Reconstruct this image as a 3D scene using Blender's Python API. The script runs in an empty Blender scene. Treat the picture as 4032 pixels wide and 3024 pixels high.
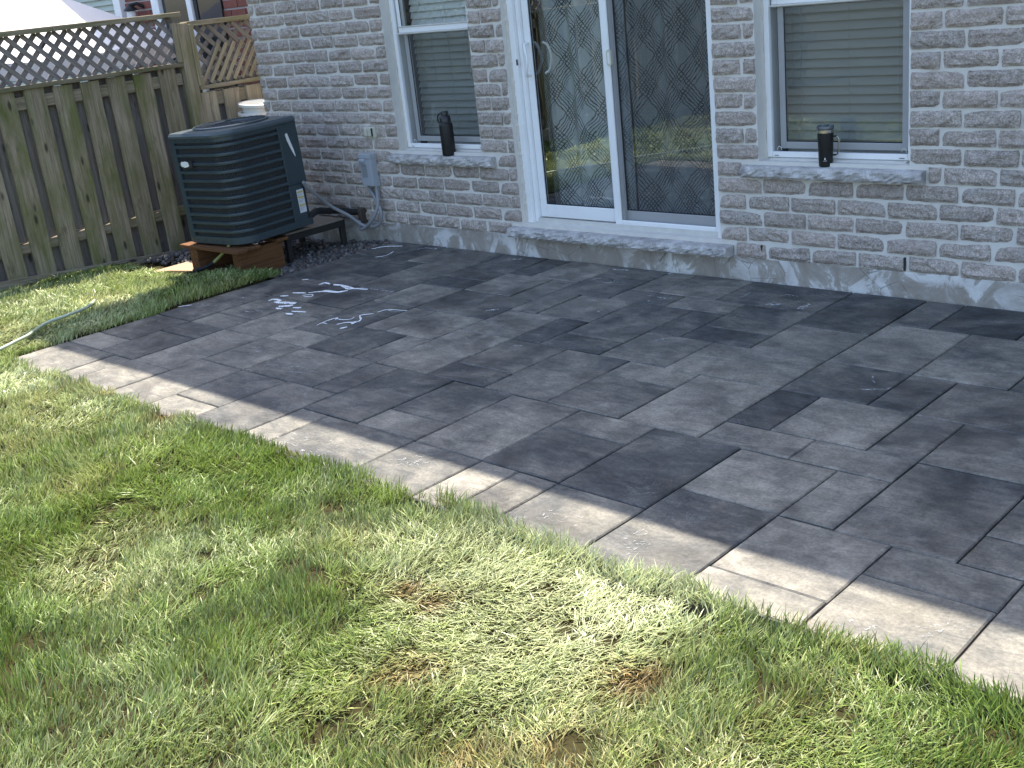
import bpy, math, random
import numpy as np
from mathutils import Matrix, Vector
random.seed(7); rng = np.random.default_rng(7)
SC = bpy.context.scene; COL = SC.collection

# ---------------------------------------------------------------- camera
F, W, H = 4511.8, 4032, 3024
CAMP = np.array([0.2500, -5.2828, 1.7118])
ROT = np.array([[0.72400413, 0.68158926, -0.10608532],      # camera right / down / forward in world axes
                [0.15626875, -0.31186111, -0.93718873],
                [-0.67186166, 0.66195069, -0.33229984]])
cam = bpy.data.cameras.new('camera'); camo = bpy.data.objects.new('camera', cam); COL.objects.link(camo)
cam.sensor_fit = 'HORIZONTAL'; cam.sensor_width = 36; cam.lens = F / W * 36; cam.clip_end = 500; cam.clip_start = .05
m = Matrix.Identity(4)
for i in range(3):
    m[i][0] = ROT[0][i]; m[i][1] = -ROT[1][i]; m[i][2] = -ROT[2][i]; m[i][3] = CAMP[i]
camo.matrix_world = m
SC.camera = camo
def back(u, v, axis, val):            # photo pixel -> point on the plane axis = val
    d = ROT.T @ np.array([(u - W / 2) / F, (v - H / 2) / F, 1.0])
    return CAMP + d * (val - CAMP[axis]) / d[axis]

# ---------------------------------------------------------------- sky and sun
SUN_EL, SUN_AZ = math.radians(63.4), math.radians(-31.4)
world = bpy.data.worlds.new('World'); SC.world = world; world.use_nodes = True
wn = world.node_tree; sky = wn.nodes.new('ShaderNodeTexSky'); sky.sky_type = 'NISHITA'; sky.sun_disc = False
sky.dust_density = 2.0; sky.air_density = 1.0; sky.ozone_density = 1.0; sky.sun_elevation = SUN_EL; sky.sun_rotation = SUN_AZ
wn.links.new(sky.outputs[0], wn.nodes['Background'].inputs[0]); wn.nodes['Background'].inputs[1].default_value = 0.15
sl = bpy.data.lights.new('sun', 'SUN'); sl.energy = 4.1; sl.angle = math.radians(.42); sl.color = (1, .915, .78)
so = bpy.data.objects.new('sun', sl); COL.objects.link(so)
sd = Vector((math.sin(SUN_AZ) * math.cos(SUN_EL), math.cos(SUN_AZ) * math.cos(SUN_EL), math.sin(SUN_EL)))
so.rotation_euler = sd.to_track_quat('Z', 'Y').to_euler(); so.location = (-6, 4, 12)
vs = SC.view_settings; vs.view_transform = 'Standard'; vs.look = 'None'; vs.gamma = 1; vs.exposure = 1.6
SC.render.engine = 'CYCLES'
SC.cycles.max_bounces = 5; SC.cycles.transparent_max_bounces = 12; SC.cycles.use_denoising = True

# ---------------------------------------------------------------- materials
MATS = {}
class N:
    def __init__(s, name):
        s.m = bpy.data.materials.new(name); s.m.use_nodes = True; s.t = s.m.node_tree; MATS[name] = s.m
        s.b = s.t.nodes['Principled BSDF']; s.out = s.t.nodes['Material Output']
    def n(s, typ, **kw):
        x = s.t.nodes.new('ShaderNode' + typ)
        for k, v in kw.items(): setattr(x, k, v)
        return x
    def put(s, sock, v):
        if hasattr(v, 'is_linked') or hasattr(v, 'node'): s.t.links.new(v, sock)
        else: sock.default_value = v
    def coord(s, kind='Object', scale=(1, 1, 1), off=None):
        c = s.n('TexCoord').outputs[kind]; mp = s.n('Mapping'); s.t.links.new(c, mp.inputs[0]); mp.inputs['Scale'].default_value = scale
        if off is not None: s.put(mp.inputs['Location'], off)
        return mp.outputs[0]
    def pos(s, scale=(1, 1, 1)):
        c = s.n('NewGeometry').outputs['Position']; mp = s.n('Mapping'); s.t.links.new(c, mp.inputs[0]); mp.inputs['Scale'].default_value = scale
        return mp.outputs[0]
    def noise(s, vec, scale=5, detail=4, rough=.55, dist=0):
        x = s.n('TexNoise'); s.t.links.new(vec, x.inputs['Vector'])
        x.inputs['Scale'].default_value = scale; x.inputs['Detail'].default_value = detail
        x.inputs['Roughness'].default_value = rough; x.inputs['Distortion'].default_value = dist
        return x.outputs['Fac']
    def voro(s, vec, scale=5, feature='F1', out='Distance'):
        x = s.n('TexVoronoi', feature=feature); s.t.links.new(vec, x.inputs['Vector']); x.inputs['Scale'].default_value = scale
        return x.outputs[out]
    def ramp(s, fac, stops):
        r = s.n('ValToRGB'); s.put(r.inputs[0], fac); e = r.color_ramp.elements
        while len(e) < len(stops): e.new(.5)
        for el, (p, c) in zip(e, stops):
            el.position = p; el.color = (c[0], c[1], c[2], 1) if hasattr(c, '__len__') else (c, c, c, 1)
        return r.outputs[0]
    def mix(s, fac, a, b, mode='MIX'):
        x = s.n('Mix', data_type='RGBA', blend_type=mode); s.put(x.inputs[0], fac)
        for i, v in ((6, a), (7, b)):
            if isinstance(v, (tuple, list)): x.inputs[i].default_value = (*v[:3], 1)
            else: s.put(x.inputs[i], v)
        return x.outputs[2]
    def math(s, op, a, b=0.0, clamp=False):
        x = s.n('Math', operation=op); x.use_clamp = clamp; s.put(x.inputs[0], a); s.put(x.inputs[1], b); return x.outputs[0]
    def maprange(s, v, a, b, c=0., d=1.):
        x = s.n('MapRange'); s.put(x.inputs[0], v)
        for i, q in enumerate((a, b, c, d)): x.inputs[i + 1].default_value = q
        return x.outputs[0]
    def bump(s, h, strength=.5, dist=.01, prev=None):
        x = s.n('Bump'); x.inputs['Strength'].default_value = strength; x.inputs['Distance'].default_value = dist
        s.put(x.inputs['Height'], h)
        if prev is not None: s.t.links.new(prev, x.inputs['Normal'])
        s.t.links.new(x.outputs[0], s.b.inputs['Normal']); return x.outputs[0]
    def objrand(s): return s.n('ObjectInfo').outputs['Random']
    def objcol(s):
        x = s.n('SeparateColor'); s.t.links.new(s.n('ObjectInfo').outputs['Color'], x.inputs[0]); return x.outputs
    def shifted(s, kind='Object', k=50, scale=(1, 1, 1)):      # object coordinates moved by the object's random number
        c = s.n('TexCoord').outputs[kind]; r = s.objrand()
        cb = s.n('CombineXYZ'); s.put(cb.inputs[0], s.math('MULTIPLY', r, k)); s.put(cb.inputs[1], s.math('MULTIPLY', r, k * .73)); s.put(cb.inputs[2], s.math('MULTIPLY', r, k * 1.7))
        a = s.n('VectorMath', operation='ADD'); s.t.links.new(c, a.inputs[0]); s.t.links.new(cb.outputs[0], a.inputs[1])
        mp = s.n('Mapping'); s.t.links.new(a.outputs[0], mp.inputs[0]); mp.inputs['Scale'].default_value = scale
        return mp.outputs[0]
    def set(s, col=None, rough=None, metal=None, spec=None):
        if col is not None:
            if isinstance(col, (tuple, list)): s.b.inputs['Base Color'].default_value = (*col[:3], 1)
            else: s.put(s.b.inputs['Base Color'], col)
        if rough is not None: s.put(s.b.inputs['Roughness'], rough)
        if metal is not None: s.b.inputs['Metallic'].default_value = metal
        if spec is not None: s.b.inputs['Specular IOR Level'].default_value = spec
        return s.m

def plain(name, col, rough=.5, metal=0, vary=.12, scale=8, bump=0, spec=.5):
    q = N(name); v = q.shifted()
    f = q.noise(v, scale, 5)
    c = q.mix(f, tuple(x * (1 - vary) for x in col), tuple(min(1, x * (1 + vary)) for x in col))
    if bump: q.bump(q.noise(v, scale * 12, 3), bump, .002)
    return q.set(c, q.maprange(f, .3, .7, max(.03, rough - .06), min(1, rough + .08)), metal, spec)

# concrete paving slab: tone in object colour r, warmth in g
q = N('slab'); v = q.shifted(k=37); o = q.objcol(); P = q.pos()
big = q.noise(v, 2.6, 6, .62, .6); mid = q.noise(v, 9, 6, .6, .3); fine = q.noise(v, 90, 3, .7)
vein = q.noise(q.shifted(k=61, scale=(1, 2.6, 1)), 7, 5, .68, 1.1)
f = q.math('ADD', q.math('MULTIPLY', big, .62), q.math('MULTIPLY', vein, .38))
f = q.math('ADD', f, q.math('SUBTRACT', o[0], .5))
base = q.ramp(f, [(.30, (.030, .032, .034)), (.42, (.072, .074, .074)), (.54, (.155, .148, .130)), (.70, (.290, .268, .225))])
base = q.mix(q.maprange(q.noise(v, 3.5, 4), .52, .72, 0, .35), base, (.15, .135, .105), 'MIX')
base = q.mix(.5, base, q.ramp(mid, [(.3, .22), (.52, .5), (.78, .80)]), 'OVERLAY')
base = q.mix(.6, base, q.ramp(fine, [(.3, .25), (.5, .5), (.75, .78)]), 'OVERLAY')
# pits and small dark chips
pit = q.voro(q.shifted(k=19, scale=(1, 1.8, 1)), 46); pm = q.math('MULTIPLY', q.maprange(pit, .05, .13, 1, 0), q.maprange(mid, .55, .63, 0, 1))
base = q.mix(q.math('MULTIPLY', pm, .6), base, (.035, .033, .03))
wet = q.math('MULTIPLY', q.maprange(q.noise(P, 2.1, 6, .62, .5), .50, .57, 0, 1), q.maprange(q.noise(P, .55, 2), .42, .55, .15, 1))
base = q.mix(q.math('MULTIPLY', wet, .62), base, q.mix(1.0, base, (.46, .46, .5), 'MULTIPLY'))
# dried soap film: thin pale threads
th = q.noise(P, 5.5, 7, .72, 1.6); thr = q.maprange(q.math('ABSOLUTE', q.math('SUBTRACT', th, .5)), 0, .007, 1, 0)
thr = q.math('MULTIPLY', thr, q.maprange(q.noise(P, 1.3, 3), .60, .68, 0, .55))
base = q.mix(thr, base, (.40, .41, .41))
q.bump(q.math('ADD', q.math('MULTIPLY', q.noise(v, 30, 6, .65, .4), 1.0), q.math('MULTIPLY', fine, .25)), .55, .006)
q.set(base, q.maprange(wet, 0, 1, .72, .38), spec=.42)

# split-face brick
q = N('brick'); v = q.shifted(k=31); r = q.objrand()
g = q.noise(v, 34, 5, .78, .3); sp = q.noise(v, 120, 3, .8)
c = q.ramp(g, [(.28, (.22, .18, .15)), (.45, (.37, .322, .282)), (.6, (.50, .44, .39)), (.8, (.70, .635, .57))])
c = q.mix(.65, c, q.ramp(sp, [(.30, .08), (.5, .5), (.70, .92)]), 'OVERLAY')
c = q.mix(q.maprange(r, 0, 1, .0, .34), c, (.50, .40, .34))
c = q.mix(q.math('MULTIPLY', q.maprange(q.noise(v, 9, 4), .56, .7, 0, 1), .35), c, (.50, .48, .46))
c = q.mix(1.0, c, q.ramp(q.math('FRACT', q.math('MULTIPLY', r, 7.3)), [(0, .86), (1, 1.06)]), 'MULTIPLY')
rust = q.math('MULTIPLY', q.maprange(q.noise(v, 17, 5, .6, 1), .63, .69, 0, .75), q.maprange(r, .86, .9, 0, 1))
c = q.mix(rust, c, (.13, .085, .055))
bh = q.math('ADD', q.noise(v, 38, 5, .76, .5), q.math('MULTIPLY', q.voro(v, 85), .45))
q.bump(bh, .8, .010); q.set(c, .93, spec=.25)

q = N('red_brick'); v = q.shifted(); r = q.objrand()
c = q.mix(q.noise(v, 20, 6, .6), (.17, .05, .035), (.32, .115, .08)); c = q.mix(q.maprange(r, 0, 1, 0, .5), c, (.15, .045, .035)); q.bump(q.noise(v, 70, 4), .4, .004); q.set(c, .85)

q = N('mortar'); P = q.pos(); c = q.mix(q.noise(P, 14, 6), (.60, .57, .52), (.75, .72, .66)); q.bump(q.noise(P, 120, 4), .5, .004); q.set(c, .92, spec=.2)
q = N('red_mortar'); P = q.pos(); q.set(q.mix(q.noise(P, 14, 4), (.36, .32, .30), (.5, .46, .43)), .9)
q = N('wall_brickwork'); P = q.pos(); q.set(q.mix(q.noise(P, 9, 6), (.25, .235, .22), (.42, .39, .37)), .92)

# parged foundation with peeled coats and stains
q = N('foundation'); P = q.pos(); Ps = q.pos((1, 1, .75))
a = q.noise(Ps, 5.5, 9, .66, .9); b_ = q.noise(q.pos((1, 1, 2)), 2.2, 5, .6, .4)
c = q.ramp(a, [(.32, (0.255, 0.2175, 0.18)), (.47, (0.375, 0.3375, 0.2925)), (.515, (0.45, 0.42, 0.3825)), (.535, (0.66, 0.645, 0.615)), (.75, (0.78, 0.765, 0.735))])
c = q.mix(q.maprange(b_, .45, .62, 0, .7), c, (0.3225, 0.285, 0.2475))
cr = q.math('MULTIPLY', q.maprange(q.voro(P, 6, 'DISTANCE_TO_EDGE'), .0, .012, 1, 0), q.maprange(q.noise(P, 3, 3), .5, .56, 0, .8))
c = q.mix(cr, c, (0.105, 0.093, 0.0825))
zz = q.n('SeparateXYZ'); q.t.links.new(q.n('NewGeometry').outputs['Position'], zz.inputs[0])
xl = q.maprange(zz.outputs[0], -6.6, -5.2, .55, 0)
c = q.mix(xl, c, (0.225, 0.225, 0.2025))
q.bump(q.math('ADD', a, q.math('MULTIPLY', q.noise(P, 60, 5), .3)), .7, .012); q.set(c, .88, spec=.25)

# rock-faced limestone sill
q = N('sill_stone'); v = q.pos(); a = q.noise(v, 12, 8, .65, .6)
c = q.ramp(a, [(.3, (0.266, 0.252, 0.238)), (.5, (0.462, 0.441, 0.42)), (.72, (0.644, 0.623, 0.602))]); c = q.mix(.3, c, q.ramp(q.noise(v, 120, 3), [(.3, .25), (.5, .5), (.72, .75)]), 'OVERLAY')
q.bump(q.math('ADD', q.noise(v, 22, 5, .62, 1.2), q.math('MULTIPLY', q.noise(v, 90, 4), .3)), .75, .012); q.set(c, .85, spec=.3)

# weathered fence timber: object colour r = algae, g = lightness
def wood(name, dark, light, green):
    q = N(name); v = q.shifted(k=23, scale=(30, 30, 1.3)); o = q.objcol(); v2 = q.shifted(k=23, scale=(3, 3, 1))
    g = q.noise(v, 1.6, 7, .65, .8); f2 = q.noise(v2, 2.4, 5, .6)
    c = q.mix(q.maprange(g, .3, .72), dark, light)
    c = q.mix(q.math('MULTIPLY', q.maprange(f2, .38, .62), o[0]), c, q.mix(g, tuple(x * .55 for x in green), green))
    kn = q.voro(q.shifted(k=11, scale=(9, 9, 3.2)), 1.0); km = q.maprange(kn, .07, .15, 1, 0)
    c = q.mix(q.math('MULTIPLY', km, .8), c, (.022, .018, .014))
    blotch = q.maprange(q.noise(v2, 5, 5, .65), .58, .72, 0, .55); c = q.mix(blotch, c, tuple(x * .45 for x in dark))
    c = q.mix(1.0, c, q.mix(o[1], (.55, .55, .55), (1.35, 1.35, 1.35)), 'MULTIPLY')
    q.bump(q.math('ADD', g, q.math('MULTIPLY', km, -.6)), .6, .005); q.set(c, .85, spec=.25)
wood('fence_wood', (0.1482, 0.117, 0.0819), (0.39, 0.3354, 0.2496), (0.156, 0.1677, 0.0546))
wood('fence_wood_grey', (0.1326, 0.117, 0.1131), (0.312, 0.2769, 0.2613), (0.156, 0.1482, 0.0702))
wood('pallet_wood', (.075, .034, .015), (.20, .092, .036), (.11, .06, .03))

q = N('vinyl'); v = q.pos(); f = q.noise(v, 6, 5); c = q.mix(q.maprange(f, .5, .72, 0, .25), (.86, .86, .85), (.70, .68, .63)); q.set(c, .38, spec=.5)
plain('vinyl_dirty', (.62, .60, .55), .5, vary=.2, scale=14)
plain('caulk', (.62, .58, .51), .6, vary=.15, scale=18, bump=.3)
plain('rubber_black', (.02, .02, .022), .6, vary=.3)
plain('interior', (.10, .10, .105), .9)
plain('blind', (.76, .765, .69), .55, vary=.05)
plain('white_plastic', (.78, .77, .73), .4, vary=.06)
plain('beige_plastic', (.55, .53, .43), .45, vary=.1)
plain('box_grey', (.36, .39, .42), .45, vary=.07)
plain('conduit_grey', (.25, .26, .275), .45, vary=.12, scale=30)
plain('black_foam', (.014, .014, .015), .75, vary=.3, scale=25, bump=.4)
plain('stand_black', (.020, .019, .018), .65, vary=.35, scale=18)
plain('stand_top', (.22, .19, .155), .85, vary=.25, scale=14, bump=.5)
plain('brown_fitting', (.06, .045, .035), .7, vary=.3)
plain('ac_paint', (.036, .054, .062), .42, vary=.22, scale=5)
plain('ac_lid', (.07, .09, .10), .34, vary=.18, scale=4)
plain('ac_label', (.62, .63, .65), .5, vary=.08, scale=30)
plain('label_yellow', (.55, .44, .05), .5)
plain('label_ink', (.12, .12, .13), .6)
plain('white_mark', (.75, .75, .73), .5, vary=.1, scale=40)
plain('bottle_black', (.011, .011, .011), .48, vary=.2, scale=20, spec=.4)
plain('bottle_cap', (.014, .015, .017), .35, vary=.2, scale=20)
plain('steel', (.62, .60, .57), .25, 1.0, vary=.06)
q = N('clear_lid'); q.set((.16, .18, .20), .12, spec=.6); q.b.inputs['Transmission Weight'].default_value = .45
plain('hose_green', (.36, .43, .33), .4, vary=.15, scale=40)
plain('hose_tip', (.33, .33, .12), .45, vary=.2)
plain('tan_stone', (.37, .25, .165), .85, vary=.18, scale=20, bump=.5)
plain('red_plastic', (.5, .05, .035), .45)
plain('umbrella_cloth', (.80, .755, .73), .8, vary=.03, scale=3)
plain('pole_metal', (.12, .12, .13), .4, .6)
plain('siding_green', (.42, .47, .40), .6, vary=.08)
plain('dark_glass', (.012, .015, .017), .04, spec=.9)
plain('neighbour_stone', (.48, .44, .38), .85, vary=.3, scale=6, bump=.4)
plain('roof_tile', (.08, .075, .07), .9, vary=.3)
plain('soffit', (.7, .7, .68), .6)
plain('bark', (.09, .07, .05), .9, vary=.4, scale=10, bump=.7)
plain('bedding', (.055, .045, .036), .95, vary=.35, scale=30, bump=.6)

q = N('coil'); c_ = q.n('TexCoord').outputs['UV']; wv = q.n('TexWave', wave_type='BANDS', bands_direction='X'); q.t.links.new(c_, wv.inputs[0]); wv.inputs['Scale'].default_value = 27; wv.inputs['Distortion'].default_value = .1
cc = q.mix(q.maprange(wv.outputs['Fac'], .45, .8), (.006, .008, .011), (.030, .037, .044))
nn = q.maprange(q.noise(q.n('TexCoord').outputs['UV'], 14, 4, .6, .4), .60, .70, 0, .5); cc = q.mix(q.math('MULTIPLY', nn, q.maprange(wv.outputs['Fac'], .45, .8)), cc, (.20, .185, .17))
q.bump(wv.outputs['Fac'], .8, .006); q.set(cc, .5)

# window glass: clear with mirror reflection at grazing angles
q = N('glass'); lw = q.n('LayerWeight'); fr = q.math('ADD', q.math('MULTIPLY', q.math('POWER', lw.outputs['Facing'], 5.0), .82), .145)
tr = q.n('BsdfTransparent'); tr.inputs[0].default_value = (.97, .985, .985, 1); gl = q.n('BsdfGlossy'); gl.inputs['Roughness'].default_value = .012; gl.inputs[0].default_value = (.95, .97, .97, 1)
gb = q.n('Bump'); gb.inputs['Strength'].default_value = .04; gb.inputs['Distance'].default_value = .02; q.t.links.new(q.noise(q.pos(), 2.2, 1), gb.inputs['Height']); q.t.links.new(gb.outputs[0], gl.inputs['Normal'])
mx = q.n('MixShader'); q.t.links.new(fr, mx.inputs[0]); q.t.links.new(tr.outputs[0], mx.inputs[1]); q.t.links.new(gl.outputs[0], mx.inputs[2]); q.t.links.new(mx.outputs[0], q.out.inputs[0])
q = N('insect_screen'); tr = q.n('BsdfTransparent'); df = q.n('BsdfDiffuse'); df.inputs[0].default_value = (.05, .05, .053, 1)
mx = q.n('MixShader'); mx.inputs[0].default_value = .36; q.t.links.new(tr.outputs[0], mx.inputs[1]); q.t.links.new(df.outputs[0], mx.inputs[2]); q.t.links.new(mx.outputs[0], q.out.inputs[0])

# printed curtain: bundles of hand-drawn dark lines crossing in a diamond lattice
q = N('curtain_cloth'); uv = q.n('SeparateXYZ'); q.t.links.new(q.n('TexCoord').outputs['UV'], uv.inputs[0])
uvn = q.n('TexCoord').outputs['UV']; wob = q.math('MULTIPLY', q.math('SUBTRACT', q.noise(uvn, 4, 3), .5), .11); wob2 = q.math('MULTIPLY', q.math('SUBTRACT', q.noise(uvn, 22, 3), .5), .016)
def bundle(sign, off):
    d = q.math('ADD', q.math('MULTIPLY', uv.outputs[0], 1.0), q.math('MULTIPLY', uv.outputs[1], .86 * sign)); d = q.math('ADD', q.math('ADD', d, wob), off)
    fr_ = q.math('FRACT', q.math('DIVIDE', q.math('ADD', d, wob2), .285))
    band = q.maprange(q.math('ABSOLUTE', q.math('SUBTRACT', fr_, .5)), .30, .32, 1, 0)
    st = q.math('FRACT', q.math('DIVIDE', q.math('ADD', d, q.math('MULTIPLY', wob2, 1.6)), .0235))
    ln = q.maprange(q.math('ABSOLUTE', q.math('SUBTRACT', st, .5)), .11, .20, 1, 0)
    brk = q.maprange(q.noise(q.n('TexCoord').outputs['UV'], 13, 4, .6), .30, .46, .2, 1)
    return q.math('MULTIPLY', q.math('MULTIPLY', band, ln), brk)
ink = q.math('MAXIMUM', bundle(1, 0), bundle(-1, .07))
q.set(q.mix(q.math('MULTIPLY', ink, .93), (.50, .525, .515), (.012, .013, .015)), .9)
MATS['curtain_cloth'].use_backface_culling = False

# grass blades coloured by a vertex attribute
q = N('grass'); at = q.n('Attribute', attribute_name='col'); tl = q.n('BsdfTranslucent'); q.t.links.new(at.outputs[0], tl.inputs[0])
q.put(q.b.inputs['Base Color'], at.outputs[0]); q.b.inputs['Roughness'].default_value = .42; q.b.inputs['Specular IOR Level'].default_value = .45
mx = q.n('MixShader'); mx.inputs[0].default_value = .28; q.t.links.new(q.b.outputs[0], mx.inputs[1]); q.t.links.new(tl.outputs[0], mx.inputs[2]); q.t.links.new(mx.outputs[0], q.out.inputs[0])
q = N('leaf'); r = q.noise(q.pos(), 3, 3); c = q.mix(r, (.035, .075, .015), (.085, .15, .035)); tl = q.n('BsdfTranslucent'); q.t.links.new(c, tl.inputs[0]); q.set(c, .5)
mx = q.n('MixShader'); mx.inputs[0].default_value = .3; q.t.links.new(q.b.outputs[0], mx.inputs[1]); q.t.links.new(tl.outputs[0], mx.inputs[2]); q.t.links.new(mx.outputs[0], q.out.inputs[0])
q = N('lawn_soil'); P = q.pos(); c = q.mix(q.noise(P, 8, 6), (.018, .014, .007), (.050, .045, .018)); q.bump(q.noise(P, 60, 5), .8, .01); q.set(c, .95, spec=.1)
q = N('pebble'); at = q.n('Attribute', attribute_name='col'); q.set(q.mix(.5, at.outputs[0], q.ramp(q.noise(q.pos(), 160, 4), [(.3, .25), (.7, .75)]), 'OVERLAY'), .7)
plain('soap', (.80, .82, .84), .35, vary=.08, scale=60, bump=.5)
q = N('soap_film'); tr = q.n('BsdfTransparent'); df = q.n('BsdfDiffuse'); df.inputs[0].default_value = (.62, .64, .66, 1); mx = q.n('MixShader')
q.t.links.new(q.maprange(q.noise(q.pos(), 42, 5, .65), .40, .66, .0, .62), mx.inputs[0]); q.t.links.new(tr.outputs[0], mx.inputs[1]); q.t.links.new(df.outputs[0], mx.inputs[2]); q.t.links.new(mx.outputs[0], q.out.inputs[0])
MT = MATS

# ---------------------------------------------------------------- helpers
def tag(o, label=None, cat=None, group=None, kind=None):
    if label: o['label'] = label
    if cat: o['category'] = cat
    if group: o['group'] = group
    if kind: o['kind'] = kind
    return o
def link(name, me, mat=None, parent=None):
    o = bpy.data.objects.new(name, me); COL.objects.link(o)
    if mat and me is not None and not me.materials: me.materials.append(MT[mat])
    if parent is not None: o.parent = parent
    return o
def empty(name, loc=(0, 0, 0), rz=0):
    o = bpy.data.objects.new(name, None); COL.objects.link(o); o.location = loc; o.rotation_euler = (0, 0, rz); o.empty_display_size = .1; return o
class MB:
    def __init__(s): s.v = []; s.f = []
    def add(s, vs, fs):
        k = len(s.v); s.v += [tuple(map(float, p)) for p in vs]; s.f += [tuple(i + k for i in f) for f in fs]; return s
    def box(s, x0, x1, y0, y1, z0, z1):
        return s.add([(x, y, z) for z in (z0, z1) for y in (y0, y1) for x in (x0, x1)],
                     [(0, 2, 3, 1), (4, 5, 7, 6), (0, 1, 5, 4), (2, 6, 7, 3), (0, 4, 6, 2), (1, 3, 7, 5)])
    def bbox(s, x0, x1, y0, y1, z0, z1, b=.003):          # box with chamfered edges
        vs = []; X, Y, Z = (x0, x1), (y0, y1), (z0, z1)
        idx = {}
        for i in (0, 1):
            for j in (0, 1):
                for k in (0, 1):
                    sx, sy, sz = (1 - 2 * i) * b, (1 - 2 * j) * b, (1 - 2 * k) * b
                    idx[i, j, k, 'x'] = len(vs); vs.append((X[i], Y[j] + sy, Z[k] + sz))
                    idx[i, j, k, 'y'] = len(vs); vs.append((X[i] + sx, Y[j], Z[k] + sz))
                    idx[i, j, k, 'z'] = len(vs); vs.append((X[i] + sx, Y[j] + sy, Z[k]))
        fs = []; cyc = ((0, 0), (1, 0), (1, 1), (0, 1))
        for i in (0, 1):
            fs.append([idx[i, a, c, 'x'] for a, c in cyc]); fs.append([idx[a, i, c, 'y'] for a, c in cyc]); fs.append([idx[a, c, i, 'z'] for a, c in cyc])
        for a in (0, 1):
            for c in (0, 1):
                fs.append([idx[0, a, c, 'y'], idx[1, a, c, 'y'], idx[1, a, c, 'z'], idx[0, a, c, 'z']])
                fs.append([idx[a, 0, c, 'x'], idx[a, 1, c, 'x'], idx[a, 1, c, 'z'], idx[a, 0, c, 'z']])
                fs.append([idx[a, c, 0, 'x'], idx[a, c, 1, 'x'], idx[a, c, 1, 'y'], idx[a, c, 0, 'y']])
        for i in (0, 1):
            for j in (0, 1):
                for k in (0, 1): fs.append([idx[i, j, k, t] for t in 'xyz'])
        s.add(vs, fs); s.fix = True; return s
    def prism(s, poly, a, b, axis='z'):
        n = len(poly); f = {'z': lambda p, h: (p[0], p[1], h), 'y': lambda p, h: (p[0], h, p[1]), 'x': lambda p, h: (h, p[0], p[1])}[axis]
        s.add([f(p, a) for p in poly] + [f(p, b) for p in poly], [tuple(range(n))[::-1], tuple(range(n, 2 * n))] + [(i, (i + 1) % n, n + (i + 1) % n, n + i) for i in range(n)]); s.fix = True; return s
    def tube(s, pts, r, n=10, cap=True):
        pts = [Vector(p) for p in pts]; rs = r if hasattr(r, '__len__') else [r] * len(pts); ring = []; up = Vector((.13, .21, .97))
        for i, p in enumerate(pts):
            t = (pts[min(i + 1, len(pts) - 1)] - pts[max(i - 1, 0)]).normalized(); a = t.cross(up)
            if a.length < .05: a = t.cross(Vector((1, 0, 0)))
            a.normalize(); b = t.cross(a);
            ring.append([p + (a * math.cos(2 * math.pi * k / n) + b * math.sin(2 * math.pi * k / n)) * rs[i] for k in range(n)])
        vs = [v for rg in ring for v in rg]; fs = [(i * n + k, i * n + (k + 1) % n, (i + 1) * n + (k + 1) % n, (i + 1) * n + k) for i in range(len(pts) - 1) for k in range(n)]
        if cap: fs += [tuple(range(n))[::-1], tuple(range((len(pts) - 1) * n, len(pts) * n))]
        s.add(vs, fs); s.fix = True; return s
    def lathe(s, prof, c=(0, 0, 0), n=32):
        vs = [(c[0] + r * math.cos(2 * math.pi * k / n), c[1] + r * math.sin(2 * math.pi * k / n), c[2] + z) for r, z in prof for k in range(n)]
        fs = [(i * n + k, i * n + (k + 1) % n, (i + 1) * n + (k + 1) % n, (i + 1) * n + k) for i in range(len(prof) - 1) for k in range(n)]
        fs += [tuple(range(n))[::-1], tuple(range((len(prof) - 1) * n, len(prof) * n))]
        s.add(vs, fs); s.fix = True; return s
    def mesh(s, name, smooth=False, angle=None):
        me = bpy.data.meshes.new(name); me.from_pydata(s.v, [], s.f)
        if getattr(s, 'fix', False):
            import bmesh
            bm = bmesh.new(); bm.from_mesh(me); bmesh.ops.recalc_face_normals(bm, faces=bm.faces); bm.to_mesh(me); bm.free()
        if smooth: me.polygons.foreach_set('use_smooth', [True] * len(me.polygons))
        if smooth and angle:
            try: me.set_sharp_from_angle(angle=math.radians(angle))
            except Exception: pass
        return me
    def build(s, name, mat, parent=None, smooth=False, angle=None): return link(name, s.mesh(name, smooth, angle), mat, parent)
def spline(pts, n=8):                                   # Catmull-Rom through points
    P = [np.array(p, float) for p in pts]; P = [2 * P[0] - P[1]] + P + [2 * P[-1] - P[-2]]; out = []
    for i in range(1, len(P) - 2):
        for k in range(n):
            t = k / n; a, b, c, d = P[i - 1:i + 3]
            out.append(.5 * (2 * b + (c - a) * t + (2 * a - 5 * b + 4 * c - d) * t * t + (3 * b - a - 3 * c + d) * t ** 3))
    return [tuple(p) for p in out + [P[-2]]]
def npmesh(name, V, Fq=None, Ft=None, col=None, smooth=False):   # fast mesh from arrays of quads and triangles
    me = bpy.data.meshes.new(name); nq = 0 if Fq is None else len(Fq); nt = 0 if Ft is None else len(Ft)
    me.vertices.add(len(V)); me.vertices.foreach_set('co', V.astype(np.float32).ravel())
    lp = np.concatenate([a.ravel() for a in (Fq, Ft) if a is not None]).astype(np.int32)
    me.loops.add(len(lp)); me.loops.foreach_set('vertex_index', lp)
    me.polygons.add(nq + nt); me.polygons.foreach_set('loop_start', np.concatenate([np.arange(nq) * 4, nq * 4 + np.arange(nt) * 3]).astype(np.int32))
    me.update(calc_edges=True); me.validate()
    if col is not None:
        a = me.attributes.new('col', 'FLOAT_COLOR', 'POINT'); a.data.foreach_set('color', np.c_[col, np.ones(len(col))].astype(np.float32).ravel())
    if smooth: me.polygons.foreach_set('use_smooth', [True] * len(me.polygons))
    return me
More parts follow.
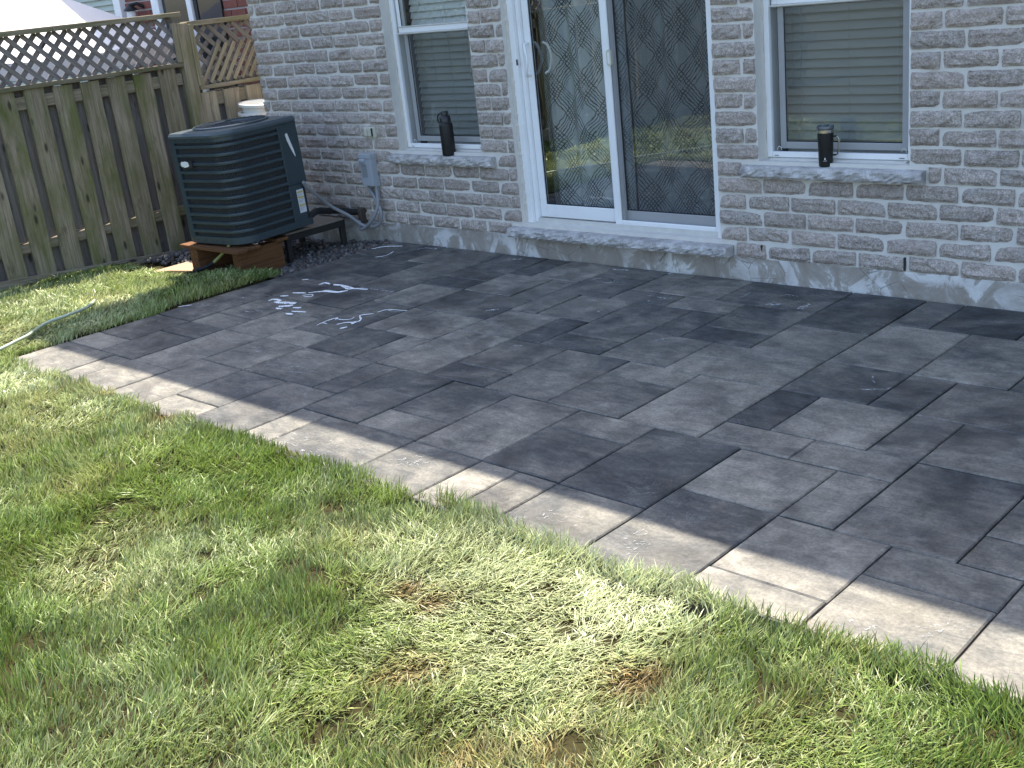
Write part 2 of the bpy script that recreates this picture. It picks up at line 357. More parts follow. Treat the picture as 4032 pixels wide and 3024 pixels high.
def vnoise(x, y, s, seed=0):                            # smooth value noise in numpy, 0..1
    r = np.random.default_rng(seed); T = r.random((64, 64)); x = np.asarray(x) / s + 500; y = np.asarray(y) / s + 500
    xi, yi = np.floor(x).astype(int), np.floor(y).astype(int); fx, fy = x - xi, y - yi; fx = fx * fx * (3 - 2 * fx); fy = fy * fy * (3 - 2 * fy)
    g = lambda a, b: T[a % 64, b % 64]
    return (g(xi, yi) * (1 - fx) + g(xi + 1, yi) * fx) * (1 - fy) + (g(xi, yi + 1) * (1 - fx) + g(xi + 1, yi + 1) * fx) * fy

# ---------------------------------------------------------------- ground
PX0, U = -6.149, .1958                                  # left edge of the patio, paving module
PYF = -2.937                                            # front edge of the patio
def lawn_z(x, y):
    return -.022 + .028 * vnoise(x, y, .8, 3) + .018 * vnoise(x, y, .25, 4) - .05 * np.clip((np.asarray(x) + 6.6) / -1.5, 0, 1) * np.clip((np.asarray(y) + 2.4) / 1.6, 0, 1)
gx = np.concatenate([[-60, -30, -16], np.arange(-8.25, 4.01, .12), [7, 14, 30, 60]]); gy = np.concatenate([[-60, -30, -14], np.arange(-7, .37, .12), [8, 20, 60]])
X, Y = np.meshgrid(gx, gy); Z = lawn_z(X, Y)
inside = (X > PX0 - .02) & (X < 5) & (Y > PYF - .02) & (Y < .4)
Z = np.where(inside, -.14, Z); Z = np.where((X < PX0) & (X > -8.2) & (Y > -1.0), -.09, Z)
Z = np.where((X < -9) | (Y > 1) | (Y < -9), -.15, Z)
ny_, nx_ = X.shape; ii = np.arange(ny_ * nx_).reshape(ny_, nx_)
fq = np.stack([ii[:-1, :-1], ii[:-1, 1:], ii[1:, 1:], ii[1:, :-1]], -1).reshape(-1, 4)
lawn = link('lawn', npmesh('lawn', np.c_[X.ravel(), Y.ravel(), Z.ravel()], fq, smooth=True), 'lawn_soil'); tag(lawn, 'soil and thatch of the back lawn around the paved patio', kind='structure')

# ---------------------------------------------------------------- patio slabs (module grid: x0, x1, row0, row1; row 0 lies at the wall)
SL = [(0,3,13,15),(3,4,13,15),(4,6,13,15),(6,8,12,15),(8,10,12,14),(8,10,14,15),(10,12,12,15),(12,13,13,15),(13,16,13,15),(16,18,13,15),(18,19,13,15),(19,20,13,15),(20,22,13,15),
 (22,24,12,15),(24,26,12,14),(24,26,14,15),(26,28,12,13),(26,28,13,15),(25,27,9,12),(27,29,11,12),(22,24,7,9),(24,25,7,9),(25,28,7,9),(23,25,9,10),(24,25,10,12),(24,27,5,7),(23,24,5,7),
 (21,23,5,7),(21,23,2,5),(19,21,3,5),(19,21,0,3),(21,22,0,2),(22,24,0,2),(23,25,2,4),(23,25,4,5),(17,19,2,4),(16,19,0,2),(17,19,4,5),(18,21,5,7),(16,18,5,7),(16,17,3,5),(15,17,2,3),
 (14,16,0,2),(13,14,0,2),(13,15,2,3),(14,16,3,6),(14,16,6,7),(11,13,0,3),(9,11,0,2),(8,9,0,2),(3,6,0,2),(6,8,0,2),(6,8,2,3),(4,6,2,3),(8,10,2,4),(10,11,2,4),(11,12,3,5),(12,14,3,5),
 (13,14,5,7),(11,13,5,7),(13,15,7,9),(15,17,7,10),(17,19,8,10),(17,19,7,8),(19,21,7,10),(21,22,7,9),(21,23,9,10),(22,24,10,12),(20,22,10,13),(18,20,10,11),(18,20,11,13),(16,18,10,13),
 (14,16,10,12),(14,16,12,13),(12,14,10,13),(11,12,10,12),(8,11,10,12),(13,15,9,10),(11,13,7,10),(10,11,8,10),(8,10,8,10),(9,11,6,8),(8,9,6,8),(8,11,4,6),(6,8,4,6),(6,8,6,9),(4,6,5,7),
 (4,6,7,8),(2,4,7,9),(4,6,8,10),(6,8,9,10),(2,4,9,10),(2,4,10,11),(0,2,7,10),(0,2,10,12),(0,2,12,13),(2,4,11,13),(4,6,10,13),(6,8,10,12),(0,2,5,7),(0,2,2,5),(0,2,0,2),(2,4,2,4),(2,4,4,7),
 (4,6,3,5),(6,8,3,4),(2,3,0,2),
 (24,27,0,2),(25,27,2,5),(27,28,5,7),(27,29,9,11),(28,30,12,15),(28,30,7,9),(29,31,9,12),(27,29,0,3),(27,29,3,5),(28,30,5,7)]
used = np.zeros((15, 34), bool)
for a, b, c, d in SL: used[c:d, a:b] = True
for c in range(15):
    for a in range(34):
        if not used[c, a]:
            w_ = 2 if a + 1 < 34 and not used[c, a + 1] else 1; h_ = 2 if c + 1 < 15 and not used[c + 1, a:a + w_].any() else 1
            SL.append((a, a + w_, c, c + h_)); used[c:c + h_, a:a + w_] = True
# darker / lighter slabs seen in the photo, as tone offsets
TONE = {(8,9,0,2): -.16, (6,8,3,4): -.13, (11,12,10,12): -.08, (8,10,8,10): -.13, (21,22,7,9): -.16, (16,17,3,5): -.17, (17,19,4,5): -.12, (13,14,5,7): -.13, (14,16,6,7): -.09, (16,19,0,2): -.10,
        (19,21,0,3): -.12, (22,24,0,2): -.15, (18,20,11,13): -.10, (20,22,10,13): -.13, (22,24,12,15): -.10, (12,14,10,13): -.08, (14,16,10,12): -.05, (2,4,10,11): -.10, (2,4,11,13): -.07, (8,11,4,6): -.06,
        (10,11,2,4): .08, (6,8,4,6): .07, (11,13,7,10): .07, (10,11,8,10): .08, (8,9,6,8): .07, (21,23,2,5): .10, (19,21,3,5): .06, (18,21,5,7): .06, (19,21,7,10): .09, (21,23,9,10): .08, (22,24,7,9): .09,
        (15,17,2,3): .09, (6,8,10,12): .05, (6,8,9,10): .06, (2,4,9,10): .03, (24,25,7,9): .07, (24,26,12,14): .09, (4,6,10,13): .04, (17,19,7,8): .08, (22,24,10,12): .04, (26,28,12,13): .0, (24,25,10,12): .05,
        (0,2,2,5): -.09, (0,2,5,7): -.08, (2,4,2,4): -.08, (0,2,0,2): -.06, (4,6,7,8): -.07, (6,8,6,9): -.06, (2,3,0,2): -.1, (4,6,2,3): -.08, (6,8,2,3): -.09, (6,8,0,2): -.08, (11,13,0,3): -.05, (12,14,3,5): .03}
XI, XV = [0, 2, 4, 6, 8, 10, 12, 14, 16, 40], [0, 1.9, 3.8, 5.78, 7.72, 9.65, 11.62, 13.56, 15.5, 39.52]
sx = lambda n: PX0 + U * np.interp(n, XI, XV)
def sy(m_, n): return -.006 if m_ == 0 else -U * (m_ + (.2 * np.clip((n - 14) / 12, 0, 1) if m_ < 15 else .0))
pb = MB().box(PX0 + .01, sx(34), PYF + .01, -.004, -.13, -.012)
patio = pb.build('patio', 'bedding'); tag(patio, 'jointing sand bed under the grey patio slabs', kind='structure')
for i, (a, b, c, d) in enumerate(SL):
    x0, x1, y1, y0 = sx(a), sx(b), sy(c, (a + b) / 2), sy(d, (a + b) / 2)
    g = .0035; x0 += g; x1 -= g; y0 += g; y1 -= g; cx, cy = (x0 + x1) / 2, (y0 + y1) / 2
    mb = MB(); w2, h2 = (x1 - x0) / 2, (y1 - y0) / 2; rr = random.Random(i); bv = .0045
    def ring(ins, z):                                   # wavering outline so that joints are not ruler-straight
        R_ = random.Random(i * 7); out = []
        for k, (sx_, sy_, ex, ey) in enumerate(((-1, -1, 1, 0), (1, -1, 0, 1), (1, 1, -1, 0), (-1, 1, 0, -1))):
            for t in range(4):
                px = sx_ * (w2 - ins) + ex * t / 4 * 2 * (w2 - ins); py = sy_ * (h2 - ins) + ey * t / 4 * 2 * (h2 - ins); jt = R_.uniform(-.0016, .0012)
                out.append((px + (jt if ex == 0 else 0) * (1 if px > 0 else -1), py + (jt if ey == 0 else 0) * (1 if py > 0 else -1), z))
        return out
    r0, r1, r2 = ring(0, -.07), ring(0, -bv), ring(bv, 0.0); vs_ = r0 + r1 + r2; fs_ = []
    for q_ in (0, 1):
        for k in range(16): fs_.append((q_ * 16 + k, q_ * 16 + (k + 1) % 16, q_ * 16 + 16 + (k + 1) % 16, q_ * 16 + 16 + k))
    fs_.append(tuple(range(32, 48))); mb.add(vs_, fs_)
    o = mb.build('slab', 'slab', patio); o.location = (cx, cy, rr.uniform(-.0022, .0022)); o.rotation_euler = (rr.uniform(-.0022, .0022), rr.uniform(-.0022, .0022), rr.uniform(-.0012, .0012))
    o.color = (.5 + .85 * TONE.get((a, b, c, d), rr.uniform(-.07, .07)) + .025, rr.random(), 0, 1)

# soap foam left on the slabs: low irregular puddles traced on the ground plane
def foam(strokes, name='soap_foam'):
    V, Fc = [], []
    for pts, wd in strokes:
        P_ = [back(u, v, 2, 0)[:2] for u, v in pts]
        P_ = np.array(spline([(p[0], p[1], 0) for p in P_], 9))[:, :2] if len(P_) > 1 else np.array([P_[0] + np.array((d_, d_ * .8)) for d_ in np.linspace(-.01, .01, 4)])
        n = len(P_); t = np.gradient(P_, axis=0); t /= np.maximum(np.linalg.norm(t, axis=1), 1e-9)[:, None]; nn = np.c_[-t[:, 1], t[:, 0]]
        e = np.sin(np.linspace(.12, math.pi - .12, n)) ** .5; wl = wd * e * rng.uniform(.35, 1.25, n); wr = wd * e * rng.uniform(.35, 1.25, n); k0 = len(V)
        for j in range(n):
            for off, z in ((-wl[j], .0022), (-wl[j] * .6, .0022 + min(.0035, wd * .35)), (wr[j] * .6, .0022 + min(.0035, wd * .35)), (wr[j], .0022)): V.append((*(P_[j] + nn[j] * off), z))
        for j in range(n - 1):
            for s_ in range(3): a = k0 + j * 4 + s_; Fc.append((a, a + 1, a + 5, a + 4))
    me = bpy.data.meshes.new(name); me.from_pydata(V, [], Fc); me.polygons.foreach_set('use_smooth', [True] * len(Fc)); return me
p2 = lambda *l: [(600 + x / 1.58625, 950 + y / 1.58625) for x, y in l]; p3 = lambda *l: [(1200 + x / 1.58625, 950 + y / 1.58625) for x, y in l]
ST = [(p2((725, 375), (760, 365), (800, 372), (760, 385)), .018), (p2((770, 385), (830, 385), (900, 390)), .035), (p2((790, 410), (850, 405), (880, 400)), .03), (p2((775, 420), (810, 425)), .02), (p2((880, 418), (930, 418)), .015),
      (p2((835, 455), (880, 458)), .018), (p2((870, 440), (960, 445)), .012), (p2((878, 325), (960, 325)), .012), (p2((800, 345), (850, 342)), .012), (p2((935, 340), (1000, 335), (990, 348), (945, 345)), .006), (p2((975, 325), (1060, 315), (1150, 322), (1215, 312)), .009),
      (p2((1040, 275), (1075, 262), (1110, 270)), .011), (p2((1135, 272), (1190, 278), (1240, 292), (1269, 300)), .016), (p2((1080, 310), (1130, 318)), .02), (p3((180, 275), (230, 280), (270, 300), (310, 298), (395, 303)), .013), (p3((95, 272), (130, 262), (160, 270)), .013),
      (p3((85, 320), (140, 310), (200, 318), (270, 310)), .012), (p3((75, 528), (110, 512), (140, 518)), .007), (p3((100, 515), (150, 495), (205, 480), (190, 495)), .007), (p3((190, 485), (240, 492), (290, 488), (310, 475)), .006), (p3((140, 470), (190, 464)), .005),
      (p3((220, 548), (265, 538)), .012), (p3((200, 522), (260, 510), (320, 508), (350, 492), (345, 468), (380, 460), (430, 455)), .009), (p3((290, 520), (320, 505)), .018), (p3((455, 445), (520, 430), (640, 436)), .006), (p3((500, 428), (560, 440), (620, 445)), .004),
      (p3((1128, 438), (1175, 432), (1215, 428)), .011), (p3((420, 50), (500, 35), (610, 32)), .010), (p3((700, 55), (760, 45), (830, 50)), .008), (p3((440, 102), (500, 92), (550, 72)), .006), (p3((535, 75), (555, 66)), .006), 
      (p3((345, 290), (450, 303), (560, 320)), .005), (p2((160, 412), (200, 405), (245, 400)), .006), (p2((265, 390), (330, 400), (400, 405), (420, 385)), .003), (p2((575, 440), (640, 442)), .004), (p2((650, 437), (710, 438)), .004), (p2((540, 355), (590, 355)), .004),
      (p2((935, 243), (975, 240)), .008), (p2((820, 238), (822, 240)), .004), (p2((848, 234), (850, 236)), .004), (p2((130, 695), (165, 685), (205, 655)), .0035), (p2((395, 604), (412, 602)), .005), (p2((600, 668), (660, 665)), .003), (p2((650, 690), (690, 688)), .003), (p2((700, 775), (780, 770), (860, 745)), .003), (p2((810, 795), (880, 785), (960, 788), (1050, 780)), .003), (p2((770, 745), (900, 728), (975, 730)), .003), (p2((1060, 712), (1130, 710)), .004), (p2((850, 815), (940, 822), (1010, 812)), .003)]
def sq(ox, oy, sc): return lambda *l: [(ox + x / sc, oy + y / sc) for x, y in l]
p5 = sq(2500, 1000, 1.58625); q8 = sq(2000, 950, 1.58625); p6 = sq(3232, 1100, 1.58625)
ST += [(p5((812, 315), (850, 322), (918, 314)), .007), (p5((830, 308), (860, 318)), .006), (p5((1010, 345), (1050, 335), (1090, 312)), .016), (p5((1040, 350), (1060, 335)), .014), (p5((665, 270), (695, 258), (722, 242)), .004), (p5((890, 265), (960, 258), (1020, 270)), .0025), (p5((120, 540), (160, 535), (205, 530)), .003), (p5((1010, 298), (1030, 302)), .003), (p5((70, 262), (110, 262)), .004), (p5((140, 270), (190, 280), (230, 278)), .005), (p5((80, 297), (100, 295)), .005), (p5((330, 302), (342, 302)), .005), (p5((205, 125), (245, 128)), .006), (p5((620, 395), (700, 388), (760, 398)), .0025), (p5((690, 440), (735, 440)), .003),
       (q8((640, 175), (700, 180), (770, 184)), .006), (q8((510, 250), (545, 240), (585, 230)), .004), (q8((590, 258), (650, 262), (670, 240)), .004), (q8((0, 112), (50, 115), (95, 112)), .006), (q8((505, 372), (550, 370)), .005), (q8((545, 445), (580, 440)), .004), (q8((910, 622), (950, 618), (998, 608)), .0025), (q8((35, 655), (90, 655)), .004),
       (p6((310, 630), (330, 620), (320, 605)), .004), (p6((320, 632), (345, 655)), .003), (p6((235, 688), (300, 690), (360, 688)), .003), (p6((370, 690), (420, 688), (430, 680)), .005)]
e1 = sq(2732, 1900, 1.7015); d1 = sq(1600, 1700, 1.7015)
for (fn, cx_, cy_, sx_, sy_, n_) in ((e1, 1640, 990, 220, 70, 26), (e1, 1080, 960, 170, 60, 18), (e1, 1560, 1030, 30, 60, 6), (d1, 1540, 760, 110, 90, 26), (d1, 1600, 640, 40, 70, 8), (d1, 1080, 600, 200, 80, 22), (d1, 60, 200, 120, 60, 18), (d1, 760, 580, 60, 40, 8), (sq(600, 1350, 1.58625), 930, 610, 180, 50, 18), (sq(600, 1350, 1.58625), 1010, 690, 90, 22, 14), (sq(1300, 1400, 1.58625), 130, 560, 160, 60, 12), (sq(1300, 1400, 1.58625), 500, 650, 150, 50, 16), (sq(0, 1050, 1.58625), 240, 530, 130, 30, 12)):
    for _ in range(n_):
        x, y = rng.normal(cx_, sx_ * .5), rng.normal(cy_, sy_ * .5); l_ = rng.uniform(8, 60)
        ST.append((fn((x - l_ / 2, y + rng.uniform(-5, 5)), (x - l_ * .15, y + rng.uniform(-9, 9)), (x + l_ * .2, y + rng.uniform(-9, 9)), (x + l_ / 2, y + rng.uniform(-7, 4))), rng.uniform(.0005, .0017)))
bold = [s_ for s_ in ST if s_[1] >= .0055 and s_[0][0][0] < 1560]; thin = [s_ for s_ in ST if not (s_[1] >= .0055 and s_[0][0][0] < 1560)]
tag(link('soap_foam', foam([(p_, w_ * .7) for p_, w_ in bold]), 'soap'), 'white soap foam streaks on the slabs near the air conditioner', kind='stuff')
tag(link('soap_film', foam([(p_, w_ * 1.15) for p_, w_ in thin], 'soap_film'), 'soap_film'), 'thin dried soap smears on the patio slabs', kind='stuff')

# ---------------------------------------------------------------- the house
HX0, HX1 = -7.51, 4.2; BZ, CH, BP = .126, .089, .267
house = empty('house', (-7.5, 0, 0)); tag(house, 'two storey house with grey split-face brick wall behind the patio', 'house')
house.location = (0, 0, 0)
OPEN = [(-5.97, -5.155, BZ + 6 * CH, 2.28), (-4.855, -3.335, BZ + CH, 2.28), (-3.075, -2.238, BZ + 6 * CH, 2.28)]
xs = sorted([HX0 + .012, HX1] + [v for o in OPEN for v in o[:2]])
wl = MB()
for a, b in zip(xs[:-1], xs[1:]):
    op = [o for o in OPEN if abs(o[0] - a) < 1e-6]
    if not op: wl.box(a, b, .0075, .20, .125, 2.28)
    else: wl.box(a, b, .0075, .20, .125, op[0][2] - .001)
wl.box(HX0 + .012, HX1, .0075, .20, 2.281, 5.2)
wall = wl.build('wall', 'mortar', house)
def brick_mesh(w, h, seed, dep=.085, nx=9, nz=5):
    R = random.Random(seed); V, Fc = [], []; ph = [R.uniform(0, 6.3) for _ in range(8)]
    tilt = R.uniform(-.006, .006); tilt2 = R.uniform(-.005, .005)
    for j in range(nz):
        for i in range(nx):
            u, v = i / (nx - 1) * 2 - 1, j / (nz - 1) * 2 - 1
            ex, ez = (1 if i in (0, nx - 1) else 0), (1 if j in (0, nz - 1) else 0)
            x = u * w / 2 * (1 - (.03 if ez and ex else 0)); z = v * h / 2
            if ex: x += -math.copysign(R.uniform(-.001, .005), u)
            if ez: z += -math.copysign(R.uniform(-.001, .0048), v)
            y = -.004 + R.uniform(-.0060, .0030) * (1 - .8 * max(ex, ez)) - .004 * math.sin(u * 3 + ph[0]) * math.cos(v * 2 + ph[1]) * (1 - .6 * max(ex, ez)) + tilt * u + tilt2 * v + (.0085 if (ex or ez) else -.002)
            V.append((x, y, z))
    for j in range(nz - 1):
        for i in range(nx - 1): a = j * nx + i; Fc.append((a, a + 1, a + nx + 1, a + nx))
    rim = [i for i in range(nx)] + [j * nx + nx - 1 for j in range(1, nz)] + [(nz - 1) * nx + i for i in range(nx - 2, -1, -1)] + [j * nx for j in range(nz - 2, 0, -1)]
    k = len(V); V += [(V[i][0], dep, V[i][2]) for i in rim]; n = len(rim)
    Fc += [(rim[(t + 1) % n], rim[t], k + t, k + (t + 1) % n) for t in range(n)]
    me = bpy.data.meshes.new('brick'); me.from_pydata(V, [], Fc); me.materials.append(MT['brick']); return me
FULL = [brick_mesh(.2572, .0795, 100 + i) for i in range(14)]
PARTC = {}
def part_brick(w, h):
    k = (round(w / .012), round(h / .01)); L = PARTC.setdefault(k, [])
    if len(L) < 3: L.append((brick_mesh(w, h, 900 + len(PARTC) * 5 + len(L), nx=max(4, int(w / .03) + 2)), w))
    return L[random.randrange(len(L))]
rest = []                                               # bricks outside the photo: joined below
nvis = 0
def row_bricks(r, xa, xb):
    """brick spans of course r between xa and xb (running bond shared by the whole wall)"""
    R = random.Random(r * 13 + 5); off = -2.085 + (0 if r % 2 == 1 else .106) + R.uniform(-.012, .012); k0 = math.floor((HX0 - off) / BP) - 1
    js = []
    for k in range(k0, k0 + 50): js.append(off + k * BP + R.uniform(-.004, .004))
    js = [j for j in js if xa + .05 < j < xb - .05]; e = [xa] + js + [xb]
    return [(e[i] + (.005 if i else .0), e[i + 1] - (.005 if i < len(e) - 2 else .0)) for i in range(len(e) - 1)]
SILLS = [(-6.045, -5.03, 5), (-4.94, -3.245, 0), (-3.165, -2.15, 5)]      # stone sills sit in these courses
for r in range(0, 57):
    z0 = BZ + r * CH + .005; zc = z0 + .0395
    cuts = [(o[0], o[1]) for o in OPEN if o[2] - .01 < zc < o[3]] + [(s_[0] - .012, s_[1] + .012) for s_ in SILLS if s_[2] == r]
    edges = [HX0] + [v for c in sorted(cuts) for v in c] + [HX1]
    for xa, xb in zip(edges[::2], edges[1::2]):
        for x0, x1 in row_bricks(r, xa, xb):
            if r >= 20 or x0 > -1.52: rest.append((x0, x1, z0)); continue
            w = x1 - x0; R = random.Random(nvis + 77)
            if .235 < w < .285: me, wref = FULL[R.randrange(len(FULL))], .2572
            else: me, wref = part_brick(w, .0795)
            o = link('brick', me, None, wall); nvis += 1
            o.location = ((x0 + x1) / 2, R.uniform(-.0035, .0035), zc + R.uniform(-.0018, .0018)); o.scale = (w / wref * (1 if R.random() < .5 or wref != .2572 else -1), 1, 1)
            o.rotation_euler = (0, R.uniform(-.006, .006), 0)
mb = MB()
for x0, x1, z0 in rest: mb.box(x0, x1, -.002, .08, z0, z0 + .079)
o = mb.build('brick_courses', 'brick', wall); tag(o, kind='stuff')
print('bricks in view', nvis)
# weep holes in the bottom course
for xw in (-5.527, -3.232 + .16, -2.256): MB().box(xw - .005, xw + .005, -.0012, .03, BZ + .012, BZ + .078).build('weep_hole', 'rubber_black', wall)
# parged foundation, top edge ragged
nf = 150; V, Fc = [], []; R = random.Random(3)
for i in range(nf + 1):
    x = HX0 + (HX1 - HX0) * i / nf; top = .124 + R.uniform(-.006, .010) + (.012 if -6.2 < x < -1 else 0); d = R.uniform(-.003, .004)
    V += [(x, .004 + d, -.35), (x, .004 + d * .5, .0), (x, .003 + d, .06), (x, .003 + d, top - .012), (x, .012 + d, top), (x, .12, top)]
for i in range(nf):
    for k in range(5): a = i * 6 + k; Fc.append((a, a + 6, a + 7, a + 1))
me = bpy.data.meshes.new('foundation'); me.from_pydata(V, [], Fc); fnd = link('foundation', me, 'foundation', house)
# side wall, back, upper parts, roof, room behind the glass
MB().box(HX0 + .003, HX0 + .2, .202, 8, -.3, 5.2).build('side_wall', 'wall_brickwork', house)
MB().box(HX1 - .2, HX1 - .003, .202, 8, -.3, 5.2).build('side_wall', 'wall_brickwork', house)
MB().box(HX0 + .003, HX1 - .003, 8.001, 8.2, -.3, 5.2).build('rear_wall', 'wall_brickwork', house)
MB().box(HX0 + .21, HX1 - .21, .90, 1.0, .0, 2.6).box(HX0 + .21, HX1 - .21, .201, .899, .0, .16).box(HX0 + .21, HX1 - .21, .201, .899, 2.45, 2.6).box(-5.08, -4.95, .205, .899, .161, 2.449).box(-3.25, -3.15, .205, .899, .161, 2.449).build('room', 'interior', house)
ez = 5.3; x0, x1, y0, y1 = HX0 - .47, HX1 + .42, -.385, 8.6; xm0, xm1, ym = x0 + 4.2, x1 - 4.2, (y0 + y1) / 2
rf = MB().add([(x0, y0, ez), (x1, y0, ez), (x1, y1, ez), (x0, y1, ez), (xm0, ym, ez + 2.3), (xm1, ym, ez + 2.3)], [(0, 1, 5, 4), (1, 2, 5), (2, 3, 4, 5), (3, 0, 4), (3, 2, 1, 0)]); rf.fix = True
roof = rf.build('roof', 'roof_tile', house)
MB().box(x0 + .005, x1 - .005, y0 + .005, y1 - .005, ez - .14, ez - .004).build('soffit', 'soffit', roof)

# stone sills, rock-faced front edge
def sill(name, x0, x1, yf, yb, z0, z1, seed):
    R = random.Random(seed); nx = int((x1 - x0) / .022); V, Fc = [], []; nz = 6
    ph = [R.uniform(0, 6) for _ in range(6)]
    for i in range(nx + 1):
        x = x0 + (x1 - x0) * i / nx; e = (i in (0, nx))
        chip = max(0, math.sin(x * 17 + ph[0]) * math.sin(x * 41 + ph[1])) * .012
        pr = []
        for k in range(nz):
            t = k / (nz - 1); z = z0 + (z1 - z0) * t
            y = yf + R.uniform(-.006, .007) - .010 * math.sin(math.pi * t) * (.6 + .5 * math.sin(x * 29 + ph[2] + t * 3)) + (chip if t > .55 else 0) * (t - .4) * 1.5 + (.006 if k in (0, nz - 1) else 0)
            pr.append((x, y, z - (R.uniform(0, .003) if k == nz - 1 else 0)))
        pr.append((x, yf + .03, z1 + R.uniform(-.0006, .0006))); pr.append((x, yb, z1 + .004)); pr.append((x, yb, z0)); pr.append((x, yf + .02, z0))
        V += pr
    m_ = nz + 4
    for i in range(nx):
        for k in range(m_): a = i * m_ + k; b = i * m_ + (k + 1) % m_; Fc.append((a, a + m_, b + m_, b))
    Fc += [tuple(range(m_)), tuple(range(nx * m_ + m_ - 1, nx * m_ - 1, -1))]
    s_ = MB().add(V, Fc); s_.fix = True; return s_.build(name, 'sill_stone', house)
sill('window_sill', -6.04, -5.035, -.042, .10, .574, .638, 1); sill('door_sill', -4.93, -3.25, -.072, .14, .133, .190, 2); sill('window_sill', -3.16, -2.155, -.045, .10, .578, .640, 3)

# windows: fixed white frame > sashes, meeting rail, panes, insect screen
def frame_mb(x0, x1, y0, y1, z0, z1, wl_, wr, wb, wt, b=.003):
    m_ = MB(); m_.bbox(x0, x0 + wl_, y0, y1, z0, z1, b); m_.bbox(x1 - wr, x1, y0, y1, z0, z1, b); m_.bbox(x0 + wl_ + .0004, x1 - wr - .0004, y0 + .0005, y1 - .0005, z0, z0 + wb, b); m_.bbox(x0 + wl_ + .0004, x1 - wr - .0004, y0 + .0005, y1 - .0005, z1 - wt, z1, b); return m_
def window(x0, x1, seed):
    zb, zt = .645, 2.26
    m_ = frame_mb(x0 + .010, x1 - .012, .078, .10, zb + .024, zt, .030, .030, .030, .04)
    fr_ = frame_mb(x0 + .004, x1 - .006, .1005, .19, zb + .001, zt + .01, .022, .022, .024, .03); m_.add(fr_.v, fr_.f)
    w = m_.build('window', 'vinyl', house)
    # caulk bead down both jambs
    for xx, sgn in ((x0, 1), (x1, -1)):
        V, Fc = [], []; R = random.Random(seed + sgn); n = 60
        for i in range(n + 1):
            z = zb + (zt - zb) * i / n; d = R.uniform(.006, .017); V += [(xx - sgn * .004, .068 + R.uniform(0, .006), z), (xx + sgn * d, .074, z), (xx + sgn * (d + .002), .088, z), (xx - sgn * .004, .09, z)]
        for i in range(n):
            for k in range(3): a = i * 4 + k; Fc.append((a, a + 4, a + 5, a + 1))
        me = bpy.data.meshes.new('caulk'); me.from_pydata(V, [], Fc); link('caulk_bead', me, 'caulk', w)
    MB().bbox(x0 + .035, x1 - .038, .052, .0775, zb + .003, zb + .0235, .002).build('drip_strip', 'vinyl_dirty', w)
    # lower sash (behind) and upper sash
    frame_mb(x0 + .062, x1 - .062, .128, .155, zb + .062, 1.455, .034, .034, .036, .03).build('lower_sash', 'vinyl', w)
    frame_mb(x0 + .042, x1 - .042, .1055, .1275, 1.44, zt - .03, .030, .030, .034, .03).build('upper_sash', 'vinyl', w)
    MB().bbox(x0 + .034, x1 - .036, .094, .127, 1.430, 1.4395, .002).bbox(x0 + .034, x1 - .036, .1, .127, 1.4745, 1.482, .002).build('meeting_rail', 'vinyl_dirty', w)
    MB().box(x0 + .092, x1 - .092, .139, .143, zb + .095, 1.428).build('pane', 'glass', w)
    MB().box(x0 + .07, x1 - .07, .1155, .1185, 1.472, zt - .058).build('pane', 'glass', w)
    MB().box(x0 + .099, x1 - .099, .134, .1385, zb + .0985, zb + .1035).box(x0 + .0965, x0 + .1005, .134, .1385, zb + .099, 1.424).box(x0 + .0725, x0 + .0765, .111, .115, 1.475, zt - .06).box(x0 + .073, x1 - .073, .111, .115, 1.474, 1.479).build('gasket', 'rubber_black', w)
    MB().add([(x0 + .041, .1035, zb + .055), (x1 - .042, .1035, zb + .055), (x1 - .042, .1035, 1.428), (x0 + .041, .1035, 1.428)], [(0, 1, 2, 3)]).build('insect_screen', 'insect_screen', w)
    for xx in (x0 + .06, x1 - .085): MB().tube(spline([(xx, .1, zb + .06), (xx + .008, .097, zb + .078), (xx + .022, .097, zb + .075), (xx + .026, .1, zb + .058)], 5), .0016, 6).build('pull_tab', 'white_plastic', w)
    for xx in (x0 + .055, x1 - .085): MB().box(xx, xx + .026, .0755, .0776, zb + .034, zb + .0365).build('drain_slot', 'rubber_black', w)
    return w
window(-5.97, -5.155, 21); window(-3.075, -2.238, 22)

def blind(x0, x1, label, seed):
    b = empty('window_blind', ((x0 + x1) / 2, .235, .66)); tag(b, label, 'blind', 'window blinds')
    cx = (x0 + x1) / 2; L = x1 - x0; R = random.Random(seed)
    n = 7; V, Fc = [], []
    for i in range(n):
        t = i / (n - 1) * 2 - 1; a = math.radians(66); s_ = t * .0265; c_ = .0025 * (1 - t * t)
        V += [(-L / 2, s_ * math.cos(a) - c_ * math.sin(a), s_ * math.sin(a) + c_), (L / 2, s_ * math.cos(a) - c_ * math.sin(a), s_ * math.sin(a) + c_)]
    for i in range(n - 1): Fc.append((2 * i, 2 * i + 1, 2 * i + 3, 2 * i + 2))
    me = bpy.data.meshes.new('slat'); me.from_pydata(V, [], Fc); me.materials.append(MT['blind']); me.polygons.foreach_set('use_smooth', [True] * len(Fc))
    zs = np.arange(.675, 2.24, .0457)
    for z in zs:
        o = link('slat', me, None, b); o.location = (0, R.uniform(-.001, .001), z - .66); o.rotation_euler = (R.uniform(-.05, .05), R.uniform(-.0012, .0012), 0)
    for xx in (-L * .36, 0, L * .36): MB().box(xx - .001, xx + .001, -.027, -.0245, .0, 1.58).build('ladder_cord', 'blind', b)
    MB().bbox(-L / 2, L / 2, -.03, .03, 1.585, 1.63, .003).build('head_rail', 'blind', b)
blind(-5.925, -5.20, 'pale horizontal slat blind behind the window near the air conditioner', 5); blind(-3.03, -2.285, 'pale horizontal slat blind behind the window with the handled mug', 6)

